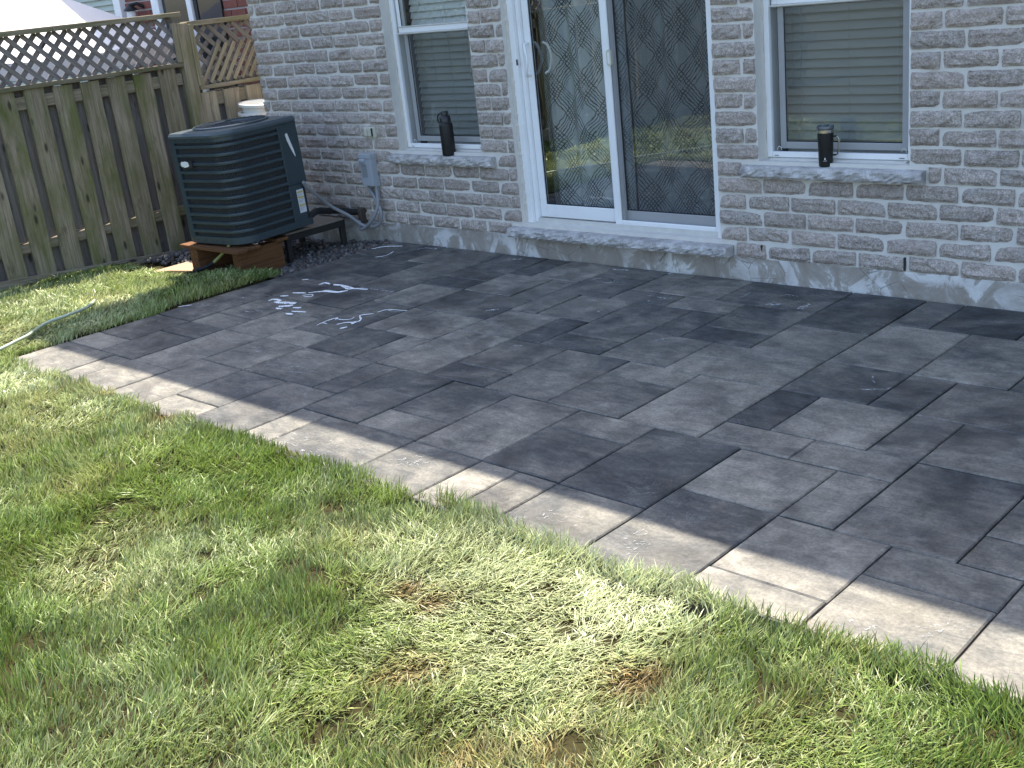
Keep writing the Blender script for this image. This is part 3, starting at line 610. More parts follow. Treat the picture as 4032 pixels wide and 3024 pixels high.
# sliding door
DX0, DX1, DZ = -4.855, -3.335, .192
m_ = frame_mb(DX0 + .012, DX1 - .005, .048, .19, DZ + .001, 2.27, .045, .042, .018, .05)
door = m_.build('sliding_door', 'vinyl', house)
MB().bbox(DX0 + .058, DX0 + .085, .075, .188, DZ + .02, 2.215, .003).build('jamb_liner', 'vinyl', door)
for i, (ya, yb, hh) in enumerate(((.040, .0475, .013), (.062, .068, .030), (.088, .094, .026), (.118, .124, .024))):
    MB().bbox(DX0 + .09, DX1 - .048, ya, yb, DZ + .0195, DZ + .0195 + hh * (1 if i else .2), .001).build('track', 'vinyl_dirty', door)
gp = frame_mb(DX0 + .087, -4.09, .099, .128, DZ + .050, 2.21, .052, .07, .082, .07); gp = gp.build('glass_panel', 'vinyl', door)
MB().box(DX0 + .137, -4.158, .1125, .1165, DZ + .13, 2.142).build('pane', 'glass', gp)
MB().box(DX0 + .1395, DX0 + .1475, .1065, .112, DZ + .133, 2.14).box(DX0 + .148, -4.16, .1065, .112, DZ + .1325, DZ + .1375).build('gasket', 'rubber_black', gp)
MB().tube(spline([(-4.738, .097, 1.325), (-4.738, .065, 1.318), (-4.722, .052, 1.28), (-4.712, .049, 1.23), (-4.722, .052, 1.18), (-4.738, .065, 1.14), (-4.738, .097, 1.133)], 6), .0085, 8).build('handle', 'vinyl', gp, True)
MB().tube(spline([(-4.655, .14, 1.325), (-4.632, .16, 1.30), (-4.615, .165, 1.23), (-4.632, .16, 1.16), (-4.655, .14, 1.135)], 6), .008, 8).build('inner_handle', 'white_plastic', gp, True)
fp = frame_mb(-4.155, DX1 - .05, .138, .168, DZ + .030, 2.21, .060, .052, .088, .07); fp = fp.build('fixed_panel', 'vinyl', door)
MB().box(-4.1, DX1 - .098, .1515, .1555, DZ + .114, 2.142).build('pane', 'glass', fp)
MB().box(-4.0945, -4.0855, .1445, .151, DZ + .119, 2.14).box(-4.085, DX1 - .103, .1445, .151, DZ + .1185, DZ + .1235).build('gasket', 'rubber_black', fp)
scd = frame_mb(-4.135, DX1 - .049, .0705, .0865, DZ + .0275, 2.205, .050, .026, .046, .05, .004); scd = scd.build('screen_door', 'vinyl', door)
MB().add([(-4.088, .079, DZ + .07), (DX1 - .073, .079, DZ + .07), (DX1 - .073, .079, 2.16), (-4.088, .079, 2.16)], [(0, 1, 2, 3)]).build('insect_screen', 'insect_screen', scd)
pl = MB(); prof = [(math.cos(t) * .017, math.sin(t) * .017 + (.030 if math.sin(t) > 0 else -.030)) for t in np.linspace(0, 2 * math.pi, 20, endpoint=False)]
pl.prism([(-4.076 + a, 1.219 + b) for a, b in prof], .052, .0702, 'y'); la = pl.build('latch', 'beige_plastic', scd)
MB().prism([(-4.076 + a * .5, 1.219 + b * .72) for a, b in prof], .0505, .0519, 'y').build('latch_recess', 'white_plastic', la)
MB().box(-4.79 - .013, -4.79, .0455, .0478, 1.20, 1.235).build('strike_plate', 'rubber_black', door)
for xx, sgn in ((DX0, 1), (DX1, -1)):
    V, Fc = [], []; R = random.Random(40 + sgn); n = 90
    for i in range(n + 1):
        z = DZ + 2.05 * i / n; d = R.uniform(.010, .022); V += [(xx - sgn * .004, .030 + R.uniform(0, .01), z), (xx + sgn * d, .044, z), (xx + sgn * (d + .002), .06, z), (xx - sgn * .004, .07, z)]
    for i in range(n):
        for k in range(3): a = i * 4 + k; Fc.append((a, a + 4, a + 5, a + 1))
    me = bpy.data.meshes.new('caulk'); me.from_pydata(V, [], Fc); link('caulk_bead', me, 'caulk', door)
# curtains
def curtain(x0, x1, label, seed, amp, per, yc):
    R = random.Random(seed); nx = int((x1 - x0) / .008); nz = 12; V, Fc, UVc = [], [], []; u = 0; px = py = None; ph = R.uniform(0, 6)
    cols = []
    for i in range(nx + 1):
        x = x0 + (x1 - x0) * i / nx; y = yc + amp * math.sin(x * 2 * math.pi / per + ph + .5 * math.sin(x * 9)) + amp * .3 * math.sin(x * 71)
        if px is not None: u += math.hypot(x - px, y - py)
        px, py = x, y; cols.append((x, y, u))
    for x, y, uu in cols:
        for k in range(nz + 1): z = .20 + 2.05 * k / nz; V.append((x, y + .004 * math.sin(k + x * 5), z)); UVc.append((uu, z))
    for i in range(nx):
        for k in range(nz): a = i * (nz + 1) + k; Fc.append((a, a + nz + 1, a + nz + 2, a + 1))
    me = bpy.data.meshes.new('curtain'); me.from_pydata(V, [], Fc); me.polygons.foreach_set('use_smooth', [True] * len(Fc))
    ul = me.uv_layers.new(name='UVMap'); ul.data.foreach_set('uv', [c for l in me.loops for c in UVc[l.vertex_index]])
    return tag(link('curtain', me, 'curtain_cloth'), label, 'curtain', 'patio door curtains')
curtain(-4.80, -4.12, 'pale curtain with dark crosshatched diamonds behind the clear sliding glass panel', 1, .022, .22, .27)
curtain(-4.10, -3.37, 'pale curtain with dark crosshatched diamonds behind the insect screen door', 2, .020, .25, .285)

# ---------------------------------------------------------------- timber fence along the left boundary
FX = -8.1
fence = empty('fence', (FX, -.25, -.1)); tag(fence, 'weathered green-stained board fence with lattice top left of the patio', 'fence')
fence.location = (0, 0, 0)
def board_mesh(w, h, t=.018, seed=0):                    # origin at bottom centre, x = thickness, y = width
    R = random.Random(seed); n = 7; V, Fc = [], []
    for i in range(n + 1):
        z = h * i / n; a, b = R.uniform(-.0025, .0025), R.uniform(-.0025, .0025); c = R.uniform(-.003, .003)
        V += [(c, -w / 2 + a, z), (c + t, -w / 2 + a + .002, z), (c + t, w / 2 + b - .002, z), (c, w / 2 + b, z)]
    for i in range(n):
        for k in range(4): p = i * 4 + k; q_ = i * 4 + (k + 1) % 4; Fc.append((p, q_, q_ + 4, p + 4))
    Fc += [(3, 2, 1, 0), (n * 4, n * 4 + 1, n * 4 + 2, n * 4 + 3)]
    me = bpy.data.meshes.new('board'); me.from_pydata(V, [], Fc); return me
FB = [board_mesh(.148, 1.40, seed=i) for i in range(6)]; BB = [board_mesh(.150, 1.062, seed=20 + i) for i in range(5)]; LB = [board_mesh(.150, .30, seed=40 + i) for i in range(4)]
for me in FB: me.materials.append(MT['fence_wood'])
for me in BB + LB: me.materials.append(MT['fence_wood_grey'])
def fboard(meshes, x, y, z, R, alg, lt):
    o = link('board', meshes[R.randrange(len(meshes))], None, fence); o.location = (x, y, z); o.rotation_euler = (R.uniform(-.004, .004), R.uniform(-.003, .003), R.uniform(-.02, .02)); o.color = (alg, lt, 0, 1); return o
R = random.Random(12); NB = 40
for k in range(-1, NB):
    y = -.515 - .2178 * k + .074
    if k >= 0: fboard(FB, FX + .002, y + R.uniform(-.004, .004), -.07 - .0 + R.uniform(-.01, .01), R, R.uniform(.55, 1.0) * (.35 if k == 0 else 1), R.uniform(.45, .75))
    yb = y + .1089
    if yb < -.31:
        fboard(BB, FX - .066, yb + R.uniform(-.008, .008), .272 + R.uniform(-.004, .008), R, R.uniform(.05, .35), R.uniform(.3, .62))
        fboard(LB, FX - .066, yb + R.uniform(-.006, .006), -.10, R, R.uniform(.2, .5), R.uniform(.3, .6))
YE = -9.2
def rail(x0, x1, y0, y1, z0, z1, alg=.5, lt=.6, mat='fence_wood', name='rail'):
    L = y1 - y0; me = MB().bbox(x0, x1, -L / 2, L / 2, z0, z1, .003).mesh(name); o = link(name, me, mat, fence); o.location = (0, (y0 + y1) / 2, 0); o.color = (alg, lt, 0, 1)
    return o
# grain runs along z in the timber material, so rails are modelled upright and laid over
def laid(x0, x1, y0, y1, z0, z1, alg, lt, mat='fence_wood', name='rail', seg=2.4, tilt=0):
    y = y1
    while y > y0 + .01:
        ya = max(y0, y - seg); L = y - ya - .003; me = MB().bbox(-(x1 - x0) / 2, (x1 - x0) / 2, -(z1 - z0) / 2, (z1 - z0) / 2, -L / 2, L / 2, .003).mesh(name)
        o = link(name, me, mat, fence); o.location = ((x0 + x1) / 2, (ya + y) / 2, (z0 + z1) / 2 + tilt * ((ya + y) / 2 - y1)); o.rotation_euler = (math.radians(90) + math.atan(tilt), 0, 0); o.color = (alg, lt, 0, 1); y = ya
laid(FX - .048, FX - .0005, YE, -.305, .195, .268, .9, .45)                       # lower rail
laid(FX - .048, FX - .0005, YE, -.305, 1.195, 1.285, .35, .7)                     # upper rail
laid(FX - .055, FX + .045, YE, -.285, 1.332, 1.362, .6, .35)                      # ledger under the lattice
laid(FX - .055, FX + .050, YE, -.245, 1.700, 1.738, .45, .78, name='cap_rail', seg=1.05)
laid(FX + .020, FX + .040, YE, -.70, -.22, -.055, .15, .55, name='kick_board', seg=3.0, tilt=-.075)
def lattice(y0, y1, z0, z1, lab, dense=False):
    lt_ = empty('lattice'); lt_.parent = fence
    h = z1 - z0; st = .118; wd = .036
    for layer, sg in ((0, -1), (1, 1)):
        n = int((y1 - y0 + h) / st) + 1
        for i in range(n):
            ya = (y0 - h + i * st + .03 * layer) if sg > 0 else (y0 + i * st + .02)          # slat leaves z0 at ya and climbs along +y (sg>0) or -y
            pts = []
            for t in (0., 1.):
                pts.append((ya + sg * h * t, z0 + h * t))
            (ya_, za), (yb_, zb) = pts
            def clip(y, t0):                             # clip to y range
                return (y - ya_) / (yb_ - ya_)
            t0, t1 = 0., 1.
            for lim in (y0, y1):
                tt = (lim - ya_) / (yb_ - ya_)
                if sg > 0: t0, t1 = (max(t0, tt), t1) if lim == y0 else (t0, min(t1, tt))
                else: t0, t1 = (t0, min(t1, tt)) if lim == y0 else (max(t0, tt), t1)
            if t1 - t0 < .06: continue
            yA, zA, yB, zB = ya_ + (yb_ - ya_) * t0, za + (zb - za) * t0, ya_ + (yb_ - ya_) * t1, za + (zb - za) * t1; L = math.hypot(yB - yA, zB - zA)
            x = FX + (.006 if sg < 0 else -.004); me = MB().bbox(-.0045, .0045, -wd / 2, wd / 2, -L / 2, L / 2, .001).mesh('slat')
            o = link('slat', me, 'fence_wood_grey', lt_); o.location = (x, (yA + yB) / 2, (zA + zB) / 2); o.rotation_euler = (-math.atan2(yB - yA, zB - zA), 0, 0); o.color = (.1 if y0 < -1 else .35, random.uniform(.45, .8), 0, 1)
lattice(YE + 5.4, -.30, 1.362, 1.70, 'a')
# second bay past the post, beside the house
laid(FX - .03, FX + .045, -.19, 1.7, 1.135, 1.165, .5, .62); laid(FX - .048, FX - .0005, -.19, 1.7, 1.0, 1.10, .3, .7)
laid(FX - .05, FX + .045, -.21, 1.7, 1.622, 1.660, .5, .75, name='cap_rail')
lattice(-.16, 1.0, 1.165, 1.62, 'b'); 
lt2 = empty('lattice'); lt2.parent = fence                # patch of close slats nailed over the lower half
for i in range(13):
    ya = -.17 + i * .075; L = .30 / math.cos(math.radians(33)); me = MB().bbox(-.004, .004, -.016, .016, -L / 2, L / 2, .001).mesh('slat'); o = link('slat', me, 'fence_wood', lt2)
    o.location = (FX + .018, ya + .13, 1.172 + .15); o.rotation_euler = (math.radians(-36), 0, 0); o.color = (.65 if i > 6 else .3, random.uniform(.5, .85), 0, 1)
FB2 = [board_mesh(.148, 1.2, seed=60 + i) for i in range(3)]
for me in FB2: me.materials.append(MT['fence_wood'])
for k in range(7):
    y = -.112 + k * .218; fboard(FB2, FX + .002, y, -.09, R, .12, R.uniform(.75, .95)); fboard(BB, FX - .066, y + .109, .05, R, .1, .45)
laid(FX - .048, FX - .0005, -.19, 1.7, .195, .268, .5, .5)
def post(y, top, wd=.098, alg=.35):
    me = MB().bbox(-.05, .05, -wd / 2, wd / 2, 0, top + .3, .004).mesh('post'); o = link('post', me, 'fence_wood', fence); o.location = (FX + .002, y, -.3); o.color = (alg, .72, 0, 1)
post(-.252, 1.655, alg=.55)
for yy, za, zb in ((-.318, 1.365, 1.66), (-.180, 1.17, 1.64)):
    me = MB().bbox(-.012, .012, -.022, .022, 0, zb - za, .002).mesh('trim_board'); o = link('trim_board', me, 'fence_wood', fence); o.location = (FX + .042, yy, za); o.color = (.5, .72, 0, 1)
for yy in (-2.75, -5.2, -7.6): post(yy, 1.65)
R = random.Random(31)


# ---------------------------------------------------------------- air conditioner
ac = empty('air_conditioner', (-6.757, -.779, .200)); tag(ac, 'dark teal air conditioner condenser with louvred sides beside the house corner', 'air conditioner')
ac.rotation_euler = (math.radians(1.2), math.radians(-1.2), math.radians(3.4))
AW, AD, AH = .598, .640, .730; RC = .145
def rrect(ins, rbig=RC, rs=.03, n=10):                   # rounded rectangle, big radius at front-right corner
    w, d = AW / 2 - ins, AD / 2 - ins; pts = []
    for (cx, cy, r, a0) in ((w, -d, max(.01, rbig - ins), -90), (w, d, max(.008, rs - ins), 0), (-w, d, max(.008, rs - ins), 90), (-w, -d, max(.008, rs - ins), 180)):
        sx_, sy_ = (1 if cx > 0 else -1), (1 if cy > 0 else -1)
        for k in range(n + 1): t = math.radians(a0 + 90 * k / n); pts.append((cx - sx_ * r + r * math.cos(t), cy - sy_ * r + r * math.sin(t)))
    return pts
# coil body with UVs running round the sides
pr = rrect(.020); V, Fc, UVc = [], [], []; u = 0; pr2 = pr + [pr[0]]
for i, (x, y) in enumerate(pr2):
    if i: u += math.hypot(x - pr2[i - 1][0], y - pr2[i - 1][1])
    V += [(x, y, .03), (x, y, AH - .004)]; UVc += [(u, 0), (u, .7)]
for i in range(len(pr2) - 1): Fc.append((2 * i, 2 * i + 2, 2 * i + 3, 2 * i + 1))
me = bpy.data.meshes.new('coil'); me.from_pydata(V, [], Fc); ul = me.uv_layers.new(name='UVMap'); ul.data.foreach_set('uv', [c for l in me.loops for c in UVc[l.vertex_index]]); me.polygons.foreach_set('use_smooth', [True] * len(Fc)); link('coil', me, 'coil', ac)
path = [(-AW / 2 + .05, -AD / 2)] + [(AW / 2 - RC + RC * math.cos(t), -AD / 2 + RC + RC * math.sin(t)) for t in np.radians(np.linspace(-90, 0, 12))] + [(AW / 2, AD / 2 - .165)]
def louvre(pth, z0, z1, dp=.017):
    P_ = np.array(pth); t = np.gradient(P_, axis=0); t /= np.linalg.norm(t, axis=1)[:, None]; nn = np.c_[t[:, 1], -t[:, 0]]; n = len(P_); V, Fc = [], []
    for i in range(n):
        o_, i_ = P_[i], P_[i] - nn[i] * dp
        V += [(*i_, z0 + .004), (*o_, z0), (*(o_ + nn[i] * .002), (z0 + z1) / 2), (*o_, z1 - .003), (*i_, z1)]
    for i in range(n - 1):
        for k in range(4): a = i * 5 + k; Fc.append((a, a + 5, a + 6, a + 1))
    Fc += [(0, 1, 2, 3, 4), tuple(range((n - 1) * 5, n * 5))[::-1]]
    m_ = MB().add(V, Fc); m_.fix = True; return m_.mesh('louvre', True, 40)
pitch = .0585
lme = louvre(path, -.011, .011); lme.materials.append(MT['ac_paint'])
for i in range(11):
    o = link('louvre', lme, None, ac); o.location = (0, 0, .088 + pitch * i)
# corner post, base pan, service panel, top band
MB().prism([(-AW / 2, -AD / 2), (-AW / 2 + .052, -AD / 2 - .001), (-AW / 2 + .052, -AD / 2 + .02), (-AW / 2 + .02, -AD / 2 + .02), (-AW / 2 + .02, -AD / 2 + .06), (-AW / 2, -AD / 2 + .06)], .038, AH - .001).build('corner_post', 'ac_paint', ac)
m_ = MB(); m_.prism(rrect(-.003), 0, .048); m_.build('base_pan', 'ac_paint', ac, True, 30)
m_ = MB(); m_.prism(rrect(.001), AH - .030, AH - .0005); m_.build('top_band', 'ac_paint', ac, True, 30)
MB().bbox(AW / 2 - .03, AW / 2 + .0025, AD / 2 - .168, AD / 2 - .002, .30, AH - .001, .004).build('service_panel', 'ac_paint', ac)
MB().bbox(AW / 2 - .03, AW / 2 + .0005, AD / 2 - .168, AD / 2 - .045, .045, .299, .004).build('service_panel', 'ac_paint', ac)
MB().bbox(-AW / 2 + .0005, AW / 2 - .035, AD / 2 - .02, AD / 2 - .0005, .045, AH - .001, .003).bbox(-AW / 2 + .0005, -AW / 2 + .02, -AD / 2 + .062, AD / 2 - .021, .045, AH - .001, .003).build('rear_panel', 'ac_paint', ac)
# lid with chamfered rim, recessed fan grille
m_ = MB(); ra, rb, rc, rd = rrect(-.012), rrect(-.014), rrect(-.002), rrect(.045); n = len(ra)
V = [(x, y, AH) for x, y in ra] + [(x, y, AH + .016) for x, y in rb] + [(x, y, AH + .034) for x, y in rc] + [(x, y, AH + .040) for x, y in rd]
Fc = [tuple(range(n))[::-1], tuple(range(3 * n, 4 * n))] + [(k * n + i, k * n + (i + 1) % n, (k + 1) * n + (i + 1) % n, (k + 1) * n + i) for k in range(3) for i in range(n)]
m_.add(V, Fc); m_.fix = True; lid = m_.build('lid', 'ac_lid', ac, True, 35)
fr_ = MB().lathe([(.262, AH + .0405), (.262, AH + .050), (.250, AH + .055), (.238, AH + .050), (.236, AH + .0405)], n=48).build('fan_ring', 'ac_lid', lid, True, 40)
MB().lathe([(.234, AH + .0405), (.234, AH + .0415), (.02, AH + .0415)], n=40).build('fan_opening', 'rubber_black', lid)
gm = MB()
for r_ in (.06, .10, .14, .18, .215): gm.tube([(r_ * math.cos(t), r_ * math.sin(t), AH + .062 - r_ * .03) for t in np.linspace(0, 2 * math.pi, 41)], .0022, 5, False)
for k in range(28):
    t = 2 * math.pi * k / 28; gm.tube([(.04 * math.cos(t), .04 * math.sin(t), AH + .064), (.242 * math.cos(t + .25), .242 * math.sin(t + .25), AH + .056), (.25 * math.cos(t + .25), .25 * math.sin(t + .25), AH + .048)], .0026, 5)
gm.build('fan_grille', 'ac_paint', lid)
for (x, y) in [(-.22, -1), (-.12, -1), (0, -1), (.08, -1)]:
    MB().lathe([(.004, 0), (.004, .003)], n=8).build('screw', 'rubber_black', ac).matrix_local = Matrix.Translation((x, -AD / 2 - .0005, AH - .018)) @ Matrix.Rotation(math.radians(90), 4, 'X')
    MB().lathe([(.004, 0), (.004, .003)], n=8).build('screw', 'rubber_black', ac).matrix_local = Matrix.Translation((x, -AD / 2 - .0035, .022)) @ Matrix.Rotation(math.radians(90), 4, 'X')
# worn badge on the front, slash emblem and notice label on the panel
def rbox(w, h, r, n=5): return [((w / 2 - r) * a + r * math.cos(t), (h / 2 - r) * b + r * math.sin(t)) for a, b, t0 in ((1, 1, 0), (-1, 1, 90), (-1, -1, 180), (1, -1, 270)) for t in np.radians(np.linspace(t0, t0 + 90, n))]
bx_, bz_ = -AW / 2 + .155, .555
bd = MB().prism([(bx_ + a, bz_ + b) for a, b in rbox(.135, .050, .014)], -AD / 2 - .010, -AD / 2 - .001, 'y').build('badge', 'rubber_black', ac)
R = random.Random(8); bl = [(bx_ - .016 + .050 * math.cos(t) * R.uniform(.86, 1.04), bz_ + .002 + .021 * (abs(math.sin(t)) ** .5) * math.copysign(1, math.sin(t)) * R.uniform(.8, 1.05)) for t in np.linspace(0, 2 * math.pi, 26, endpoint=False)]
MB().prism(bl, -AD / 2 - .0115, -AD / 2 - .0099, 'y').build('badge_print', 'white_mark', bd)
yq = AD / 2 - .082
MB().prism([(yq - .034, .655), (yq - .029, .648), (yq - .026, .660), (yq - .020, .652), (yq - .014, .660), (yq - .010, .645), (yq + .004, .590), (yq + .016, .545), (yq + .024, .498), (yq + .020, .490), (yq + .006, .520), (yq - .012, .565), (yq - .026, .61)], AW / 2 + .0024, AW / 2 + .0038, 'x').build('emblem', 'white_mark', ac)
lb = MB().box(AW / 2 + .0003, AW / 2 + .0015, AD / 2 - .112, AD / 2 - .052, .098, .262).build('notice_label', 'ac_label', ac)
for zt in (.243, .205, .150):
    MB().box(AW / 2 + .0014, AW / 2 + .0021, AD / 2 - .108, AD / 2 - .056, zt - .004, zt + .006).build('label_band', 'label_yellow', lb)
    for j in range(3): MB().box(AW / 2 + .0014, AW / 2 + .0019, AD / 2 - .107, AD / 2 - .060 - .008 * j, zt - .012 - .009 * j, zt - .0105 - .009 * j).build('label_text', 'label_ink', lb)

# wooden pallet carrying the front of the unit
pal = empty('wooden_pallet', (-6.75, -.95, -.06)); tag(pal, 'orange-brown wooden pallet under the front of the air conditioner', 'pallet')
pal.location = (0, 0, 0)
def plank(par, x0, x1, y0, y1, z0, z1, name, long='x', mat='pallet_wood'):
    L = {'x': x1 - x0, 'y': y1 - y0}[long]; wd = (y1 - y0) if long == 'x' else (x1 - x0); me = MB().bbox(-wd / 2, wd / 2, -(z1 - z0) / 2, (z1 - z0) / 2, -L / 2, L / 2, .003).mesh(name)
    o = link(name, me, mat, par); o.location = ((x0 + x1) / 2, (y0 + y1) / 2, (z0 + z1) / 2); o.rotation_euler = (math.radians(90), 0, math.radians(90) if long == 'x' else 0); o.color = (.2, .6, 0, 1)
plank(pal, -7.14, -6.41, -1.165, -1.07, .155, .176, 'plank'); plank(pal, -7.10, -6.43, -1.05, -.955, .155, .176, 'plank'); plank(pal, -7.10, -6.46, -.80, -.70, .155, .176, 'plank')
plank(pal, -7.045, -6.95, -1.15, -.70, -.06, .1545, 'runner', 'y'); plank(pal, -6.585, -6.49, -1.10, -.74, -.06, .1545, 'runner', 'y')
# black stand carrying the rear of the unit
st = empty('equipment_stand', (-6.8, -.4, -.06)); tag(st, 'low black framed stand under the rear of the air conditioner by the wall', 'stand')
st.location = (0, 0, 0)
MB().bbox(-7.10, -6.545, -.66, -.135, .163, .178, .003).build('stand_top', 'stand_top', st)
for (a, b, c, d) in ((-6.58, -6.54, -.665, -.13), (-7.105, -7.065, -.665, -.13), (-7.06, -6.585, -.17, -.131), (-7.06, -6.585, -.664, -.625)): MB().bbox(a, b, c, d, .118, .1625, .003).build('apron', 'stand_black', st)
for x in (-6.578, -7.102):
    for y in (-.172, -.663): MB().bbox(x, x + .036, y, y + .04, -.10, .1175, .003).build('leg', 'stand_black', st)
# tan stepping stone and leftover rag by the pallet
MB().bbox(-7.42, -6.80, -1.34, -.98, -.06, -.022, .006).build('stepping_stone', 'tan_stone'); tag(bpy.data.objects['stepping_stone'], 'flat tan concrete stepping stone in front of the air conditioner', 'stepping stone')

# ---------------------------------------------------------------- wall-mounted electrics
db = empty('disconnect_box', (-6.283, -.033, .41)); tag(db, 'small grey electrical disconnect box mounted on the brick wall', 'electrical box')
db.location = (0, 0, 0)
bx0, bx1, bz0, bz1 = -6.346, -6.222, .412, .640
box = MB().bbox(bx0, bx1, -.066, -.006, bz0, bz1 - .03, .003).build('box_body', 'box_grey', db)
MB().bbox(bx0 - .004, bx1 + .004, -.072, -.006, bz1 - .032, bz1, .003).build('box_cap', 'box_grey', db)
pf = [(0, -.0665), (.0, -.073), (.02, -.082), (.034, -.083), (.040, -.078), (.042, -.0665)]
MB().prism([(y, bz1 - .075 + z) for z, y in pf], bx0 + .012, bx0 + .072, 'x').build('pull_handle', 'box_grey', db)
MB().bbox(bx0 + .014, bx0 + .074, -.0685, -.0663, bz0 + .062, bz1 - .077, .001).build('door_panel', 'conduit_grey', db)
MB().box(bx1 - .004, bx1 + .004, -.05, -.006, bz0 - .006, bz0 + .07).build('hasp', 'box_grey', db)
c1 = [(-6.327, -.03, .41), (-6.318, -.033, .385), (-6.243, -.05, .316), (-6.190, -.06, .22), (-6.225, -.06, .143), (-6.302, -.07, .112), (-6.404, -.08, .122), (-6.459, -.15, .205), (-6.50, -.25, .285), (-6.495, -.36, .385), (-6.475, -.46, .47), (-6.46, -.50, .52)]
c2 = [(-6.244, -.03, .41), (-6.240, -.033, .38), (-6.212, -.06, .292), (-6.232, -.09, .205), (-6.303, -.1, .138), (-6.385, -.1, .095), (-6.437, -.08, .101), (-6.462, -.04, .145), (-6.455, .004, .165)]
tag(MB().tube(spline(c1, 8), .0125, 12).build('conduit', 'conduit_grey', None, True), 'grey flexible conduit looping from the disconnect box to the air conditioner', 'conduit', 'flexible conduits')
tag(MB().tube(spline(c2, 8), .0125, 12).build('conduit', 'conduit_grey', None, True), 'grey flexible conduit curling from the disconnect box back into the wall', 'conduit', 'flexible conduits')
tag(MB().tube(spline([(-6.50, -.47, .262), (-6.52, -.38, .282), (-6.545, -.28, .262), (-6.545, -.15, .236), (-6.52, -.05, .205), (-6.50, .02, .200)], 8), .024, 12).build('refrigerant_line', 'black_foam', None, True), 'black foam-wrapped refrigerant pipe between air conditioner and wall', 'pipe')
tag(MB().bbox(-6.475, -6.435, -.055, .02, .125, .235, .004).build('wall_fitting', 'brown_fitting'), 'dark brown pipe fitting at the wall behind the conduit loop', 'fitting')
ou = empty('outlet_cover', (-6.23, -.02, .79)); tag(ou, 'beige weatherproof outlet cover on the brick wall', 'outlet'); ou.location = (0, 0, 0)
MB().bbox(-6.292, -6.175, -.026, -.004, .752, .826, .003).build('cover_plate', 'beige_plastic', ou)
for a, b in ((-6.282, -6.250), (-6.243, -6.207)): MB().bbox(a, b, -.040, -.0265, .764, .816, .003).build('flap', 'beige_plastic', ou)
MB().box(-6.2065, -6.198, -.034, -.0265, .762, .818).build('hinge', 'rubber_black', ou)

# ---------------------------------------------------------------- bottle and mug on the sills
def lathe_thing(prof, c, n=40): return MB().lathe(prof, c, n)
bt = empty('water_bottle', (-5.466, .006, .6405)); tag(bt, 'matte black insulated water bottle with loop lid on the window sill', 'bottle'); bt.rotation_euler = (0, 0, math.radians(15))
bo = MB().lathe([(.040, 0), (.0445, .003), (.046, .008), (.046, .195), (.0445, .206), (.040, .2135), (.036, .216)], n=48).build('bottle_body', 'bottle_black', bt, True, 50)
cp = MB().lathe([(.0345, .2163), (.038, .218), (.038, .252), (.0335, .2585), (.026, .2615), (.0245, .263), (.0245, .284), (.0225, .288), (.017, .2895)], n=48).build('cap', 'bottle_cap', bt, True, 40)
MB().tube(spline([(-.022, 0, .279), (-.040, 0, .274), (-.053, 0, .262), (-.058, 0, .243), (-.056, 0, .222), (-.048, 0, .214), (-.044, 0, .218)], 6), [.0055] * 37, 8).build('carry_loop', 'bottle_cap', cp, True)
MB().lathe([(.0362, .2155), (.0372, .2158), (.0372, .2172), (.0362, .2175)], n=40).build('neck_ring', 'ac_lid', bt)
lg = MB()
for k in range(24):
    a0, a1 = 2 * math.pi * k / 24, 2 * math.pi * (k + 1) / 24
    if k in (5, 6, 17): continue
    P_ = [(r_ * math.cos(a), r_ * math.sin(a)) for a, r_ in ((a0, .0045), (a1, .0045), (a1, .003), (a0, .003))]
    lg.add([(.0464 * math.sin(-.75 + x / .046), -.0464 * math.cos(-.75 + x / .046), .034 + z) for x, z in P_], [(0, 1, 2, 3)])
lg.build('emblem', 'white_mark', bo)
mg = empty('travel_mug', (-2.690, .022, .6415)); tag(mg, 'black handled travel mug with clear lid and steel rim on the window sill', 'mug')
mo = MB().lathe([(.030, 0), (.0335, .0025), (.0345, .007), (.0405, .168), (.0405, .170)], n=48).build('mug_body', 'bottle_black', mg, True, 50)
MB().lathe([(.0400, .1702), (.0412, .171), (.0412, .186), (.0400, .187)], n=48).build('steel_rim', 'steel', mg, True, 40)
ld = MB().lathe([(.0405, .1872), (.0425, .1885), (.0425, .203), (.0415, .2055), (.038, .2045), (.037, .201), (.01, .201)], n=48).build('lid', 'clear_lid', mg, True, 40)
MB().bbox(-.012, .014, -.022, .012, .2015, .209, .002).build('slider', 'ac_lid', ld)
MB().tube(spline([(.037, 0, .150), (.060, 0, .153), (.070, 0, .146), (.073, 0, .130), (.072, 0, .085), (.068, 0, .068), (.058, 0, .060), (.037, 0, .059)], 6), .0042, 8).build('handle', 'bottle_black', mg, True)
MB().tube(spline([(.064, -.003, .1535), (.0725, -.003, .146), (.0755, -.003, .130), (.0745, -.003, .085), (.0705, -.003, .066), (.060, -.003, .0575)], 6), .0026, 6).build('handle_edge', 'steel', mg, True)
ang = math.atan2(CAMP[1] - .022, CAMP[0] + 2.69) - .12
def on_mug(pts, z0, rr):
    out = []
    for x, z in pts: a = ang + x / rr; out.append((rr * math.cos(a), rr * math.sin(a), z0 + z))
    return out
dr = [(0, .0075), (.0022, .003), (.0036, -.001), (.003, -.0045), (0, -.006), (-.003, -.0045), (-.0036, -.001), (-.0022, .003)]
e_ = MB().add(on_mug(dr, .043, .0364), [tuple(range(8))])
for k in range(5): e_.add(on_mug([(-.0085 + k * .0036, 0), (-.0060 + k * .0036, 0), (-.0060 + k * .0036, .0024), (-.0085 + k * .0036, .0024)], .031, .0360), [(0, 1, 2, 3)])
e_.build('emblem', 'white_mark', mo)
tag(MB().bbox(-5.525, -5.478, .040, .055, .6395, .6475, .001).build('plastic_scrap', 'red_plastic'), 'small red plastic scrap on the sill behind the black bottle', 'scrap')

